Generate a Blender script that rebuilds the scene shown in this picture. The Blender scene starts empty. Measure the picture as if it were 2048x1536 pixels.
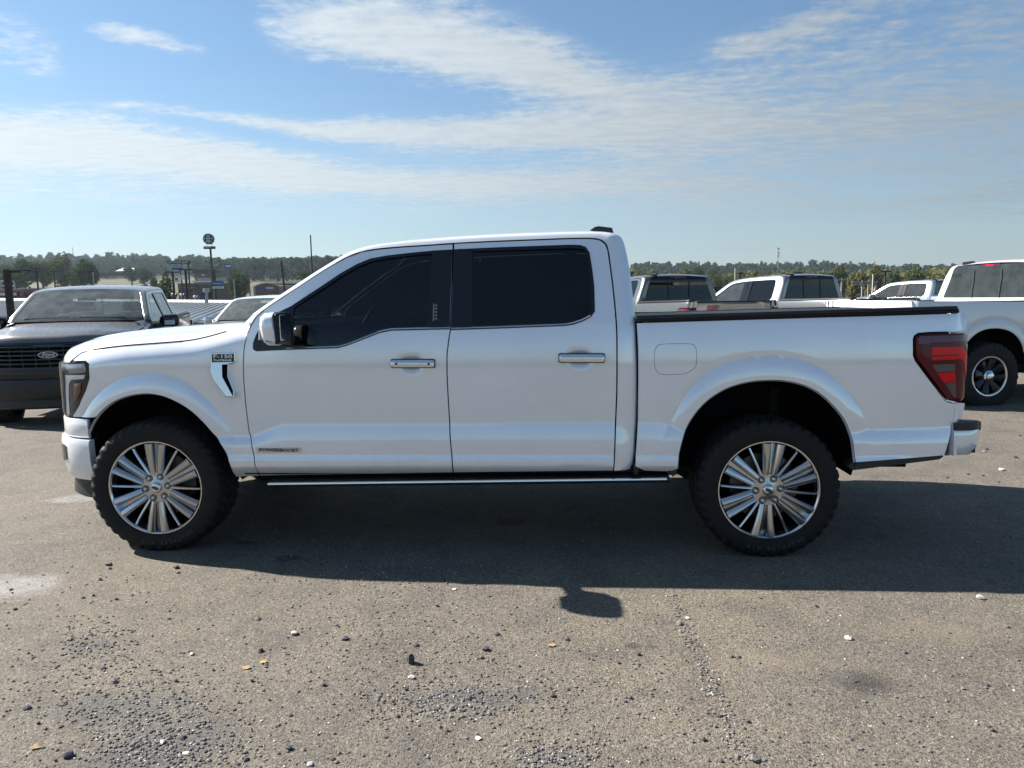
import bpy, bmesh, math, random
import numpy as np
from mathutils import Vector, Matrix
from mathutils.geometry import delaunay_2d_cdt
rad = math.radians
scene = bpy.context.scene
COL = scene.collection

# ------------------------------------------------------------------ camera
CF, CC = 1430.0, np.array([2.4629, -4.1375, 1.5361])
CYAW, CPITCH, CROLL = -0.0631, 0.1208, -0.0129
_f = np.array([math.sin(CYAW)*math.cos(CPITCH), math.cos(CYAW)*math.cos(CPITCH), -math.sin(CPITCH)])
_r = np.array([math.cos(CYAW), -math.sin(CYAW), 0.0]); _u = np.cross(_r, _f)
CR = _r*math.cos(CROLL)+_u*math.sin(CROLL); CU = -_r*math.sin(CROLL)+_u*math.cos(CROLL); CW = _f
cam_d = bpy.data.cameras.new('camera'); cam = bpy.data.objects.new('camera', cam_d); COL.objects.link(cam)
cam_d.sensor_width = 36.0; cam_d.lens = 36.0*CF/2048.0; cam_d.clip_start = 0.05; cam_d.clip_end = 20000
cam.matrix_world = Matrix(((CR[0], CU[0], -CW[0], CC[0]), (CR[1], CU[1], -CW[1], CC[1]), (CR[2], CU[2], -CW[2], CC[2]), (0, 0, 0, 1)))
scene.camera = cam

# ------------------------------------------------------------------ exposure, sun, sky
scene.view_settings.view_transform = 'Standard'; scene.view_settings.look = 'None'
scene.view_settings.exposure = 1.42; scene.view_settings.gamma = 1.0; scene.view_settings.use_curve_mapping = False
SUNV = Vector((-1.27, 0.38, 1.0)).normalized()
SUN_EL = math.asin(SUNV.z); SUN_AZ = math.atan2(SUNV.x, SUNV.y)      # azimuth clockwise from +Y
sd = bpy.data.lights.new('sun', 'SUN'); sd.energy = 5.0; sd.angle = rad(0.53); sd.color = (1.0, 0.94, 0.86)
sun = bpy.data.objects.new('sun', sd); COL.objects.link(sun)
sun.rotation_euler = (-SUNV).to_track_quat('-Z', 'Y').to_euler(); sun.location = (-20, 10, 30)

class NT:
    """small node-tree helper"""
    def __init__(s, tree): s.t = tree; s.t.nodes.clear()
    def n(s, typ, ins=None, **kw):
        nd = s.t.nodes.new(typ)
        for k, v in kw.items(): setattr(nd, k, v)
        for k, v in (ins or {}).items(): s.set(nd, k, v)
        return nd
    def set(s, nd, k, v):
        so = nd.inputs[k]
        if isinstance(v, bpy.types.NodeSocket): s.t.links.new(v, so)
        else: so.default_value = v
    def math(s, op, a, b=0.0, c=None, clamp=False):
        nd = s.t.nodes.new('ShaderNodeMath'); nd.operation = op; nd.use_clamp = clamp
        s.set(nd, 0, a); s.set(nd, 1, b)
        if c is not None: s.set(nd, 2, c)
        return nd.outputs[0]
    def vmath(s, op, a, b=(0, 0, 0), out=0):
        nd = s.t.nodes.new('ShaderNodeVectorMath'); nd.operation = op
        s.set(nd, 0, a); s.set(nd, 1, b); return nd.outputs[out]
    def mix(s, fac, a, b, blend='MIX'):
        nd = s.t.nodes.new('ShaderNodeMix'); nd.data_type = 'RGBA'; nd.blend_type = blend
        s.set(nd, 0, fac); s.set(nd, 6, a); s.set(nd, 7, b); return nd.outputs[2]
    def ramp(s, fac, stops, interp='LINEAR'):
        nd = s.t.nodes.new('ShaderNodeValToRGB'); nd.color_ramp.interpolation = interp
        el = nd.color_ramp.elements
        while len(el) < len(stops): el.new(0.5)
        for e, (p, c) in zip(el, stops):
            e.position = p; e.color = c if len(c) == 4 else (*c, 1)
        s.set(nd, 0, fac); return nd.outputs[0]
    def mrange(s, v, a, b, c=0.0, d=1.0, smooth=True):
        nd = s.t.nodes.new('ShaderNodeMapRange'); nd.interpolation_type = 'SMOOTHSTEP' if smooth else 'LINEAR'
        s.set(nd, 0, v); s.set(nd, 1, a); s.set(nd, 2, b); s.set(nd, 3, c); s.set(nd, 4, d); return nd.outputs[0]
    def noise(s, vec, scale, detail=4, rough=0.55, dist=0.0, out=0, **kw):
        nd = s.n('ShaderNodeTexNoise', {'Vector': vec, 'Scale': scale, 'Detail': detail, 'Roughness': rough, 'Distortion': dist}, **kw)
        return nd.outputs[out]
    def mapping(s, vec, loc=(0, 0, 0), rot=(0, 0, 0), sc=(1, 1, 1)):
        nd = s.n('ShaderNodeMapping', {'Vector': vec, 'Location': loc, 'Rotation': rot, 'Scale': sc}); return nd.outputs[0]
    def curve(s, v, pts):
        nd = s.t.nodes.new('ShaderNodeFloatCurve'); c = nd.mapping.curves[0]
        while len(c.points) < len(pts): c.points.new(0.5, 0.5)
        for p, (x, y) in zip(c.points, pts): p.location = (x, y)
        nd.mapping.update(); s.set(nd, 1, v); return nd.outputs[0]
# ------------------------------------------------------------------ world: Nishita sky with high thin cloud
def build_world():
    w = bpy.data.worlds.new('World'); scene.world = w; w.use_nodes = True; k = NT(w.node_tree)
    sk = k.n('ShaderNodeTexSky', sky_type='NISHITA', sun_disc=False, sun_elevation=SUN_EL, sun_rotation=SUN_AZ, altitude=150.0, air_density=1.0, dust_density=0.35, ozone_density=2.2)
    D = k.n('ShaderNodeTexCoord').outputs['Generated']
    sx = k.n('ShaderNodeSeparateXYZ', {0: D}); x, y, z = sx.outputs
    az = k.math('MULTIPLY', k.math('ARCTAN2', x, y), 180/math.pi)
    el = k.math('MULTIPLY', k.math('ARCSINE', z), 180/math.pi)
    u = k.math('DIVIDE', k.math('ADD', az, 60.0), 120.0, clamp=True)
    zz = k.math('ADD', k.math('MAXIMUM', z, 0.0), 0.04)
    P = k.n('ShaderNodeCombineXYZ', {0: k.math('DIVIDE', x, zz), 1: k.math('DIVIDE', y, zz), 2: 0.0}).outputs[0]
    nz = lambda v, sc, de, ro, di=0.0: k.noise(v, sc, de, ro, di, noise_dimensions='2D')
    warp = k.math('SUBTRACT', nz(P, 0.55, 2, 0.6), 0.5)
    warp0 = nz(P, 0.9, 2, 0.6)
    warp2 = k.math('SUBTRACT', nz(P, 2.1, 3, 0.65), 0.5)
    n_soft = nz(k.mapping(P, (3, 1, 0), (0, 0, rad(-25)), (0.6, 1.6, 1)), 1.1, 5, 0.64, 0.25)
    rip = nz(k.mapping(P, (0, 0, 0), (0, 0, rad(28)), (1.0, 2.4, 1)), 5.5, 3, 0.6, 0.3)
    fine = nz(k.mapping(P, (7, 2, 0), (0, 0, rad(-35)), (1.3, 1.0, 1)), 14.0, 3, 0.62)
    def A(d): return (d+60.0)/120.0
    def band(cpts, wpts, dpts, wa=2.2, wb=0.8):
        c = k.math('MULTIPLY', k.curve(u, [(A(a), e/40) for a, e in cpts]), 40.0)
        w_ = k.math('MULTIPLY', k.curve(u, [(A(a), e/10) for a, e in wpts]), 10.0)
        d = k.curve(u, [(A(a), e) for a, e in dpts])
        e_ = k.math('ADD', k.math('SUBTRACT', el, c), k.math('ADD', k.math('MULTIPLY', warp, wa), k.math('MULTIPLY', warp2, wb)))
        q = k.math('DIVIDE', e_, w_)
        return k.math('MULTIPLY', k.math('EXPONENT', k.math('MULTIPLY', k.math('POWER', k.math('ABSOLUTE', q), 2.3), -1.0)), d)
    B = [band([(-60, 9.8), (-38, 9.9), (-33, 10.4), (-26, 9.9), (-19, 9.1), (-12, 8.8), (-4, 8.7), (5, 8.6), (18, 7.6), (60, 6.0)], [(-60, 2.1), (-38, 2.1), (-32, 2.1), (-26, 1.5), (-19, 1.35), (-12, 1.3), (0, 1.6), (12, 1.9), (60, 2)], [(-60, .9), (-36, 1.15), (-26, 1.12), (-14, 0.98), (0, 0.78), (10, 0.6), (20, 0.36), (60, .3)], 0.9, 0.5),
         band([(-60, 13.6), (-31, 13.2), (-26, 13.0), (-20, 12.6), (-12, 12.4), (0, 12.5), (11, 11.3), (21, 9.9), (30, 8.6), (60, 7)], [(-60, .4), (-31, .35), (-25, .45), (-20, .7), (-14, 1.15), (-4, 1.5), (2, 1.7), (12, 2.0), (24, 2.2), (60, 2)], [(-60, 0), (-34, 0), (-31, .28), (-26, .6), (-19, .85), (-10, 1.0), (0, 0.95), (10, .75), (20, .45), (32, .3), (60, .3)], 0.7, 0.4),
         band([(-60, 19.5), (-22, 19.6), (-15, 19.3), (-10, 18.8), (-4, 17.6), (1.5, 15.8), (7, 14.2), (15, 13.0), (26, 12), (60, 10)], [(-60, .5), (-24, 1.5), (-16, 2.6), (-8, 2.8), (-2, 2.5), (5, 2.0), (14, 2.0), (60, 2)], [(-60, .0), (-25, .0), (-21, .5), (-14, .92), (-4, 1.0), (2, .95), (9, .7), (18, .4), (60, .3)], 1.4, 0.8),
         band([(-60, 17), (-31, 17.4), (-26, 17.0), (60, 17)], [(-60, .6), (60, .6)], [(-60, 0), (-34, 0), (-30.5, 0.8), (-28, .62), (-25.5, 0.25), (-24, 0), (60, 0)], 0.5, 0.5),
         band([(-60, 16), (-38, 16.2), (-34, 15.5), (60, 15)], [(-60, 1.6), (60, 1.4)], [(-60, .6), (-38, 0.55), (-34.5, .35), (-32.5, 0), (60, 0)], 0.8, 0.7),
         band([(-60, 17), (10, 16.4), (14, 17.0), (18, 18.0), (22, 18.8), (60, 21)], [(-60, .9), (60, 1.0)], [(-60, 0), (10, 0), (13, .55), (17, .6), (21, .5), (25, .3), (60, .3)], 1.0, 0.9),
         band([(-60, 15), (14, 14), (24, 14.5), (60, 16)], [(-60, 3), (60, 4.5)], [(-60, 0), (2, 0), (12, .28), (22, .46), (34, .48), (60, .5)], 1.5, 0.8),
         band([(-60, 6.5), (-26, 7.3), (-18, 7.0), (60, 4.5)], [(-60, .8), (60, 1.2)], [(-60, .3), (-26, .32), (-18, .3), (-10, .2), (10, .2), (34, .22), (60, .2)], 0.8, 0.5)]
    # the sky behind the camera is clear (the paintwork mirrors plain blue)
    front = k.mrange(y, -0.15, 0.35, 0.0, 1.0)
    cov = B[0]
    for b in B[1:]: cov = k.math('SUBTRACT', k.math('ADD', cov, b), k.math('MULTIPLY', cov, b))
    # rest of the sky (above the picture) carries the same broken high cloud
    hi_f = k.mrange(el, 21, 32, 0, 1)
    cov = k.math('MAXIMUM', cov, k.math('MULTIPLY', hi_f, k.mrange(warp0, 0.46, 0.78, 0.0, 0.35)))
    cov = k.math('MULTIPLY', cov, front)
    detail = k.math('ADD', k.math('MULTIPLY', k.math('SUBTRACT', n_soft, 0.5), 1.5), k.math('ADD', k.math('MULTIPLY', k.math('SUBTRACT', rip, 0.5), 1.2), k.math('MULTIPLY', k.math('SUBTRACT', fine, 0.5), 1.0)))
    edge = k.math('SUBTRACT', 1.0, k.math('MULTIPLY', cov, 0.55))
    q = k.math('ADD', cov, k.math('MULTIPLY', detail, k.math('MULTIPLY', edge, k.mrange(cov, 0.02, 0.35, 0, 1))))
    alpha = k.math('MULTIPLY', k.mrange(q, 0.02, 1.02, 0, 1), 0.92)
    alpha = k.math('MULTIPLY', alpha, k.mrange(el, 0.5, 4.0, 0.1, 1))
    # colours; brighter towards the sun side
    dt = k.n('ShaderNodeVectorMath', {0: D, 1: tuple(SUNV)}, operation='DOT_PRODUCT').outputs['Value']
    glow = k.mrange(dt, -0.25, 0.85, 0.52, 1.18, False)
    haze_c = k.n('ShaderNodeVectorMath', {0: (0.212, 0.229, 0.234)}, operation='SCALE'); k.set(haze_c, 3, glow)
    cl_c = k.n('ShaderNodeVectorMath', {0: (0.262, 0.287, 0.300)}, operation='SCALE'); k.set(cl_c, 3, k.math('ADD', k.math('SUBTRACT', k.math('MULTIPLY', glow, 1.3), 0.30), k.math('MULTIPLY', k.math('SUBTRACT', rip, 0.5), 0.22)))
    base = k.n('ShaderNodeVectorMath', {0: sk.outputs[0]}, operation='SCALE'); k.set(base, 3, SKY_S)
    # pull the physical sky towards the cooler blue of the photograph, clamp the sunward glare
    b2 = k.vmath('MULTIPLY', base.outputs[0], (0.76, 0.97, 1.05))
    hz = k.math('MULTIPLY', k.math('EXPONENT', k.math('MULTIPLY', k.math('MAXIMUM', el, 0.0), -1/8.2)), 0.96)
    hz = k.math('MULTIPLY', hz, k.mrange(dt, -0.55, -0.12, 0.45, 1.0))
    hz = k.math('MAXIMUM', hz, k.mrange(dt, -0.35, -0.05, 0.0, 0.10))
    c1 = k.mix(hz, b2, haze_c.outputs[0])
    c2 = k.mix(alpha, c1, cl_c.outputs[0])
    bg = k.n('ShaderNodeBackground', {'Color': c2, 'Strength': 1.0})
    k.n('ShaderNodeOutputWorld', {'Surface': bg.outputs[0]})
SKY_S = 0.050
build_world()
w_ = scene.world.cycles; w_.sampling_method = 'MANUAL'; w_.sample_map_resolution = 256
cy = scene.cycles; cy.max_bounces = 6; cy.diffuse_bounces = 2; cy.glossy_bounces = 3; cy.transmission_bounces = 4; cy.transparent_max_bounces = 10; cy.caustics_reflective = False; cy.caustics_refractive = False

# ------------------------------------------------------------------ materials
MATS = {}
def principled(name, base, rough=0.5, metal=0.0, **kw):
    m = bpy.data.materials.new(name); m.use_nodes = True; k = NT(m.node_tree)
    p = k.n('ShaderNodeBsdfPrincipled', {'Base Color': (*base, 1), 'Roughness': rough, 'Metallic': metal})
    for a, v in kw.items():
        p.inputs[a.replace('_', ' ')].default_value = v
    o = k.n('ShaderNodeOutputMaterial', {'Surface': p.outputs[0]})
    m.diffuse_color = (*base, 1); MATS[name] = m
    return m, k, p
def vary(k, p, base, amt, scale, rough=None):
    """break up a flat colour and gloss with object-space noise (dust, wear)"""
    tc = k.n('ShaderNodeTexCoord').outputs['Object']
    n1 = k.noise(tc, scale, 5, 0.6)
    f = k.mrange(n1, 0.3, 0.7, 1-amt, 1+amt)
    c = k.vmath('MULTIPLY', (*base[:3],), (1, 1, 1))
    vm = k.t.nodes.new('ShaderNodeVectorMath'); vm.operation = 'SCALE'; vm.inputs[0].default_value = base[:3]; k.set(vm, 3, f)
    k.set(p, 'Base Color', vm.outputs[0])
    if rough: k.set(p, 'Roughness', k.mrange(n1, 0.3, 0.7, rough[0], rough[1]))
    return tc

def paint(name, base, metal=0.0, rough=0.38, flake=0.02, coat=1.0, dust=0.0):
    m, k, p = principled(name, base, rough, metal)
    p.inputs['Coat Weight'].default_value = coat; p.inputs['Coat Roughness'].default_value = 0.035; p.inputs['Coat IOR'].default_value = 1.8
    tc = k.n('ShaderNodeTexCoord').outputs['Object']
    n1 = k.noise(tc, 900, 1, 0.5)
    n2 = k.noise(tc, 1.6, 4, 0.6)
    n3 = k.noise(tc, 22, 5, 0.65)
    f = k.math('ADD', k.mrange(n1, 0.3, 0.7, 1-flake*4, 1+flake*4), k.mrange(n2, 0.3, 0.7, -0.03, 0.03))
    vm = k.t.nodes.new('ShaderNodeVectorMath'); vm.operation = 'SCALE'; vm.inputs[0].default_value = base; k.set(vm, 3, f)
    col = vm.outputs[0]
    # thin road film: dusty brown low on the body, streaky
    geo = k.n('ShaderNodeNewGeometry')
    z = k.n('ShaderNodeSeparateXYZ', {0: k.n('ShaderNodeTexCoord').outputs['Object']}).outputs[2]
    low = k.math('MULTIPLY', k.mrange(z, 0.95, 0.45, 0.0, 1.0), k.mrange(n3, 0.35, 0.75, 0.0, 0.09))
    up = k.math('MULTIPLY', k.mrange(k.n('ShaderNodeSeparateXYZ', {0: geo.outputs['Normal']}).outputs[2], 0.3, 0.9, 0, 1), k.mrange(n3, 0.3, 0.7, dust*0.75, dust))
    col = k.mix(k.math('MAXIMUM', low, up), col, (0.30, 0.255, 0.20, 1))
    k.set(p, 'Base Color', col)
    k.set(p, 'Coat Roughness', k.math('ADD', k.mrange(n3, 0.3, 0.7, 0.008, 0.02), k.math('MULTIPLY', k.math('MAXIMUM', low, up), 0.6)))
    # faint orange peel
    b = k.n('ShaderNodeBump', {'Strength': 0.02, 'Distance': 0.002, 'Height': k.noise(tc, 260, 1, 0.5)})
    k.set(p, 'Coat Normal', b.outputs[0])
    return m
paint('white_paint', (0.85, 0.875, 0.915), 0.18, 0.085, 0.004)
paint('white_paint_plain', (0.68, 0.68, 0.67), 0.0, 0.35, 0.004)
paint('dark_grey_paint', (0.060, 0.058, 0.058), 0.5, 0.35, 0.012, dust=0.45)
paint('charcoal_paint', (0.075, 0.074, 0.07), 0.6, 0.33, 0.012, dust=0.15)
paint('silver_paint', (0.17, 0.18, 0.195), 0.7, 0.33, 0.01)
paint('blue_silver_paint', (0.30, 0.335, 0.39), 0.5, 0.3, 0.01)
principled('chrome', (0.78, 0.79, 0.80), 0.07, 1.0)
principled('satin_chrome', (0.62, 0.62, 0.62), 0.22, 1.0)
m, k, p = principled('black_plastic', (0.014, 0.015, 0.016), 0.5); vary(k, p, (0.014, 0.015, 0.016), 0.25, 30, (0.42, 0.6))
principled('cover_black', (0.006, 0.0062, 0.007), 0.45, Specular_IOR_Level=0.25)
principled('gloss_black', (0.006, 0.007, 0.009), 0.09)
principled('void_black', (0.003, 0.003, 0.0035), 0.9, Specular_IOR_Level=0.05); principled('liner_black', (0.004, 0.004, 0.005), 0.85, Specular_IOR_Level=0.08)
m, k, p = principled('underbody', (0.012, 0.012, 0.013), 0.8, Specular_IOR_Level=0.15); vary(k, p, (0.013, 0.0125, 0.012), 0.4, 9, (0.6, 0.9))
m, k, p = principled('rubber', (0.010, 0.010, 0.011), 0.72, Specular_IOR_Level=0.3); vary(k, p, (0.0095, 0.0095, 0.0098), 0.35, 26, (0.6, 0.82))
principled('rubber_letter', (0.045, 0.045, 0.047), 0.6, Specular_IOR_Level=0.3)
principled('alloy', (0.50, 0.505, 0.515), 0.20, 1.0)
principled('alloy_bright', (0.68, 0.685, 0.70), 0.14, 1.0)
m, k, p = principled('alloy_dark', (0.10, 0.10, 0.105), 0.4, 1.0); vary(k, p, (0.10, 0.10, 0.105), 0.2, 30, (0.3, 0.5))
m, k, p = principled('brake_iron', (0.16, 0.15, 0.14), 0.45, 0.9); vary(k, p, (0.16, 0.15, 0.14), 0.25, 30)
principled('wheel_black', (0.015, 0.015, 0.016), 0.25, 0.3)
principled('interior', (0.03, 0.03, 0.032), 0.7)
principled('leather', (0.045, 0.042, 0.04), 0.5)
principled('red_lens', (0.10, 0.003, 0.011), 0.08, Specular_IOR_Level=0.35)
principled('red_lens_bright', (0.72, 0.006, 0.012), 0.14, Specular_IOR_Level=0.25)
principled('red_lens_dark', (0.085, 0.004, 0.020), 0.06, Coat_Weight=0.5, Coat_Roughness=0.03)
principled('clear_lens', (0.30, 0.31, 0.32), 0.12, 0.4, Coat_Weight=1.0, Coat_Roughness=0.03)
principled('grey_lens', (0.035, 0.038, 0.042), 0.08, Coat_Weight=1.0, Coat_Roughness=0.03)
principled('lamp_white', (0.85, 0.87, 0.89), 0.25, 0.0, Coat_Weight=1.0)
principled('amber_lens', (0.13, 0.018, 0.006), 0.12, Coat_Weight=1.0)
principled('badge_black', (0.008, 0.009, 0.014), 0.15)
principled('badge_blue', (0.01, 0.03, 0.10), 0.12, 0.3)
principled('emblem_dark', (0.01, 0.012, 0.016), 0.12, Coat_Weight=1.0)
principled('letter_white', (0.75, 0.77, 0.80), 0.3)
def glass(name, tint, refl_rough=0.02, film=(0.0, 0.0, 0.0), film_f=0.0, ior=1.5):
    m = bpy.data.materials.new(name); m.use_nodes = True; k = NT(m.node_tree)
    t = k.n('ShaderNodeBsdfTransparent', {'Color': (*tint, 1)})
    g = k.n('ShaderNodeBsdfGlossy', {'Color': (1, 1, 1, 1), 'Roughness': refl_rough})
    fr = k.n('ShaderNodeFresnel', {'IOR': ior})
    mx = k.n('ShaderNodeMixShader', {0: fr.outputs[0], 1: t.outputs[0], 2: g.outputs[0]}); out = mx.outputs[0]
    if film_f > 0:
        tc = k.n('ShaderNodeTexCoord').outputs['Object']
        f = k.mrange(k.noise(tc, 5, 6, 0.65), 0.25, 0.75, film_f*0.6, film_f*1.3)
        d = k.n('ShaderNodeBsdfDiffuse', {'Color': (*film, 1)})
        out = k.n('ShaderNodeMixShader', {0: f, 1: out, 2: d.outputs[0]}).outputs[0]
    k.n('ShaderNodeOutputMaterial', {'Surface': out}); MATS[name] = m
glass('tinted_glass', (0.042, 0.05, 0.062), film=(0.015, 0.02, 0.03), film_f=0.12)
glass('privacy_glass', (0.02, 0.025, 0.03), film=(0.01, 0.012, 0.016), film_f=0.1)
glass('windshield_glass', (0.55, 0.62, 0.58), film=(0.20, 0.225, 0.22), film_f=0.42)
glass('clear_side_glass', (0.5, 0.56, 0.56), film=(0.25, 0.28, 0.29), film_f=0.12)
glass('smoke_glass', (0.06, 0.07, 0.075), film=(0.06, 0.075, 0.08), film_f=0.45)
glass('lamp_cover', (0.98, 0.98, 0.99), ior=1.12)

# ------------------------------------------------------------------ mesh helpers
def tag(o, label=None, category=None, group=None, kind=None):
    for k_, v in (('label', label), ('category', category), ('group', group), ('kind', kind)):
        if v: o[k_] = v
    return o
def empty(name, loc=(0, 0, 0), rz=0.0, parent=None):
    o = bpy.data.objects.new(name, None); COL.objects.link(o); o.location = loc; o.rotation_euler = (0, 0, rz)
    o.empty_display_size = 0.3; o.parent = parent; return o
def mesh(name, verts, faces, smooth=True, sharp=35):
    me = bpy.data.meshes.new(name); me.from_pydata([tuple(map(float, v)) for v in verts], [], faces); me.validate(verbose=False)
    if smooth:
        me.shade_smooth()
        if sharp: me.set_sharp_from_angle(angle=rad(sharp))
    return me
def obj(name, me, mat, parent=None, loc=(0, 0, 0), rot=(0, 0, 0)):
    if isinstance(me, MB): me = me.mesh(name)
    o = bpy.data.objects.new(name, me); COL.objects.link(o); o.parent = parent; o.location = loc; o.rotation_euler = rot
    if mat is not None and not me.materials: me.materials.append(MATS[mat] if isinstance(mat, str) else mat)
    return o
def children(o): return [c for c in o.children]
def copy_tree(o, parent=None):
    c = o.copy(); COL.objects.link(c); c.parent = parent
    for ch in list(o.children): copy_tree(ch, c)
    return c
def swap_mats(o, table):
    for s_ in o.material_slots:
        if s_.material and s_.material.name in table:
            nm = table[s_.material.name]; s_.link = 'OBJECT'; s_.material = MATS[nm]
    for ch in o.children: swap_mats(ch, table)

class MB:
    """collects shapes into ONE mesh"""
    def __init__(s): s.v = []; s.f = []
    def add(s, v, f):
        o = len(s.v); s.v += [tuple(map(float, q)) for q in v]; s.f += [[i+o for i in q] for q in f]; return s
    def mesh(s, name='m', smooth=True, sharp=35): return mesh(name, s.v, s.f, smooth, sharp)
    def box(s, lo, hi, bev=0.0):
        (a, b, c), (d, e, f) = lo, hi
        if bev <= 0:
            v = [(x, y, z) for x in (a, d) for y in (b, e) for z in (c, f)]
            return s.add(v, [(0, 1, 3, 2), (4, 6, 7, 5), (0, 4, 5, 1), (2, 3, 7, 6), (0, 2, 6, 4), (1, 5, 7, 3)])
        bm = bmesh.new(); bmesh.ops.create_cube(bm, size=1.0)
        for vv in bm.verts:
            vv.co = Vector(((a+d)/2+vv.co.x*(d-a), (b+e)/2+vv.co.y*(e-b), (c+f)/2+vv.co.z*(f-c)))
        bmesh.ops.bevel(bm, geom=bm.edges[:], offset=min(bev, 0.45*min(d-a, e-b, f-c)), segments=2, affect='EDGES', profile=0.5)
        return s.bm(bm)
    def bm(s, bm):
        bm.verts.index_update()
        s.add([v.co[:] for v in bm.verts], [[v.index for v in f.verts] for f in bm.faces]); bm.free(); return s
    def grid(s, P, close_u=False, close_v=False, flip=False):
        nu, nv = len(P), len(P[0]); f = []
        for i in range(nu if close_u else nu-1):
            for j in range(nv if close_v else nv-1):
                q = [i*nv+j, ((i+1) % nu)*nv+j, ((i+1) % nu)*nv+(j+1) % nv, i*nv+(j+1) % nv]
                f.append(q[::-1] if flip else q)
        return s.add([p for r in P for p in r], f)
    def tube(s, pts, r, n=8, cap=True):
        pts = [Vector(p) for p in pts]; rs = r if hasattr(r, '__len__') else [r]*len(pts); P = []
        up = None
        for i, p in enumerate(pts):
            t = (pts[min(i+1, len(pts)-1)]-pts[max(i-1, 0)]).normalized()
            if up is None: up = t.orthogonal().normalized()
            up = (up-t*up.dot(t)).normalized(); w = t.cross(up)
            P.append([tuple(p+(up*math.cos(a)+w*math.sin(a))*rs[i]) for a in [2*math.pi*j/n for j in range(n)]])
        o = len(s.v); s.grid(P, close_v=True, flip=True)
        if cap:
            s.f.append([o+j for j in range(n)]); s.f.append([o+(len(pts)-1)*n+j for j in range(n)][::-1])
        return s
    def lathe(s, prof, n=48, axis='y', a0=0.0, a1=2*math.pi, flip=False):
        """prof of (r, h) turned about local y (or z)"""
        full = abs(a1-a0-2*math.pi) < 1e-6; P = []
        for i in range(n if full else n+1):
            a = a0+(a1-a0)*i/n; c, q = math.cos(a), math.sin(a)
            P.append([((r*c, h, r*q) if axis == 'y' else (r*c, r*q, h)) for r, h in prof])
        return s.grid(P, close_u=full, flip=flip)
    def prism(s, poly, fn, d0, d1, bev=0.0):
        """polygon (2-D) extruded from depth d0 to d1; fn(u, v, d) -> 3-D"""
        n = len(poly)
        rings = [[(u, v, d0) for u, v in poly], [(u, v, d1) for u, v in poly]]
        if bev > 0:
            ins = inset(poly, bev); rings = [[(u, v, d0) for u, v in poly], [(u, v, d1-(d1-d0)/abs(d1-d0)*bev) for u, v in poly], [(u, v, d1) for u, v in ins]]
        o = len(s.v); vs = [fn(*q) for r in rings for q in r]; f = []
        for k_ in range(len(rings)-1):
            for i in range(n):
                j = (i+1) % n; f.append([k_*n+i, k_*n+j, (k_+1)*n+j, (k_+1)*n+i])
        f.append([(len(rings)-1)*n+i for i in range(n)]); f.append(list(range(n))[::-1])
        return s.add(vs, f)
def area2(poly): return 0.5*sum(poly[i][0]*poly[(i+1) % len(poly)][1]-poly[(i+1) % len(poly)][0]*poly[i][1] for i in range(len(poly)))
def inset(poly, d):
    n = len(poly); sg = 1 if area2(poly) > 0 else -1; out = []
    for i in range(n):
        p0, p1, p2 = (np.array(poly[(i+q) % n], float) for q in (-1, 0, 1))
        e1 = p1-p0; e2 = p2-p1; e1 = e1/(np.linalg.norm(e1)+1e-9); e2 = e2/(np.linalg.norm(e2)+1e-9)
        n1 = np.array([-e1[1], e1[0]])*sg; n2 = np.array([-e2[1], e2[0]])*sg; b = n1+n2; b = b/max(1e-6, np.linalg.norm(b))
        out.append(tuple(p1+b*d/max(0.35, float(b@n1))))
    return out
def resample(pts, step, closed=True):
    P = [np.array(p, float) for p in pts]; out = []; n = len(P)
    for i in range(n if closed else n-1):
        a, b = P[i], P[(i+1) % n]; m_ = max(1, int(round(np.linalg.norm(b-a)/step)))
        for q in range(m_): out.append(tuple(a+(b-a)*q/m_))
    if not closed: out.append(tuple(P[-1]))
    return out
def catmull(pts, sub=6, closed=False):
    P = [np.array(p, float) for p in pts]; n = len(P); out = []
    for i in range(n if closed else n-1):
        g = (lambda j: P[j % n]) if closed else (lambda j: P[min(max(j, 0), n-1)])
        a, b, c, d = g(i-1), g(i), g(i+1), g(i+2)
        for q in range(sub):
            t = q/sub
            out.append(tuple(0.5*((2*b)+(c-a)*t+(2*a-5*b+4*c-d)*t*t+(3*b-a-3*c+d)*t**3)))
    if not closed: out.append(tuple(P[-1]))
    return out
def pchip(xs, ys):
    x = np.array(xs, float); y = np.array(ys, float); h = np.diff(x); dl = np.diff(y)/h; d = np.zeros_like(y)
    for i in range(1, len(x)-1):
        if dl[i-1]*dl[i] > 0:
            w1, w2 = 2*h[i]+h[i-1], h[i]+2*h[i-1]; d[i] = (w1+w2)/(w1/dl[i-1]+w2/dl[i])
    d[0] = dl[0]; d[-1] = dl[-1]
    X, Y, Dd = x.tolist(), y.tolist(), d.tolist()
    def f(v):
        if v <= X[0]: return Y[0]+(v-X[0])*Dd[0]
        if v >= X[-1]: return Y[-1]+(v-X[-1])*Dd[-1]
        lo, hi = 0, len(X)-1
        while hi-lo > 1:
            md = (lo+hi)//2
            if X[md] <= v: lo = md
            else: hi = md
        hh = X[hi]-X[lo]; t = (v-X[lo])/hh
        return (Y[lo]*(1+2*t)*(1-t)**2+Dd[lo]*hh*t*(1-t)**2+Y[hi]*t*t*(3-2*t)+Dd[hi]*hh*t*t*(t-1))
    return f
def lerp_f(xs, ys): return lambda v: float(np.interp(v, xs, ys))
def smooth01(t): t = min(1.0, max(0.0, t)); return t*t*(3-2*t)
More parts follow.
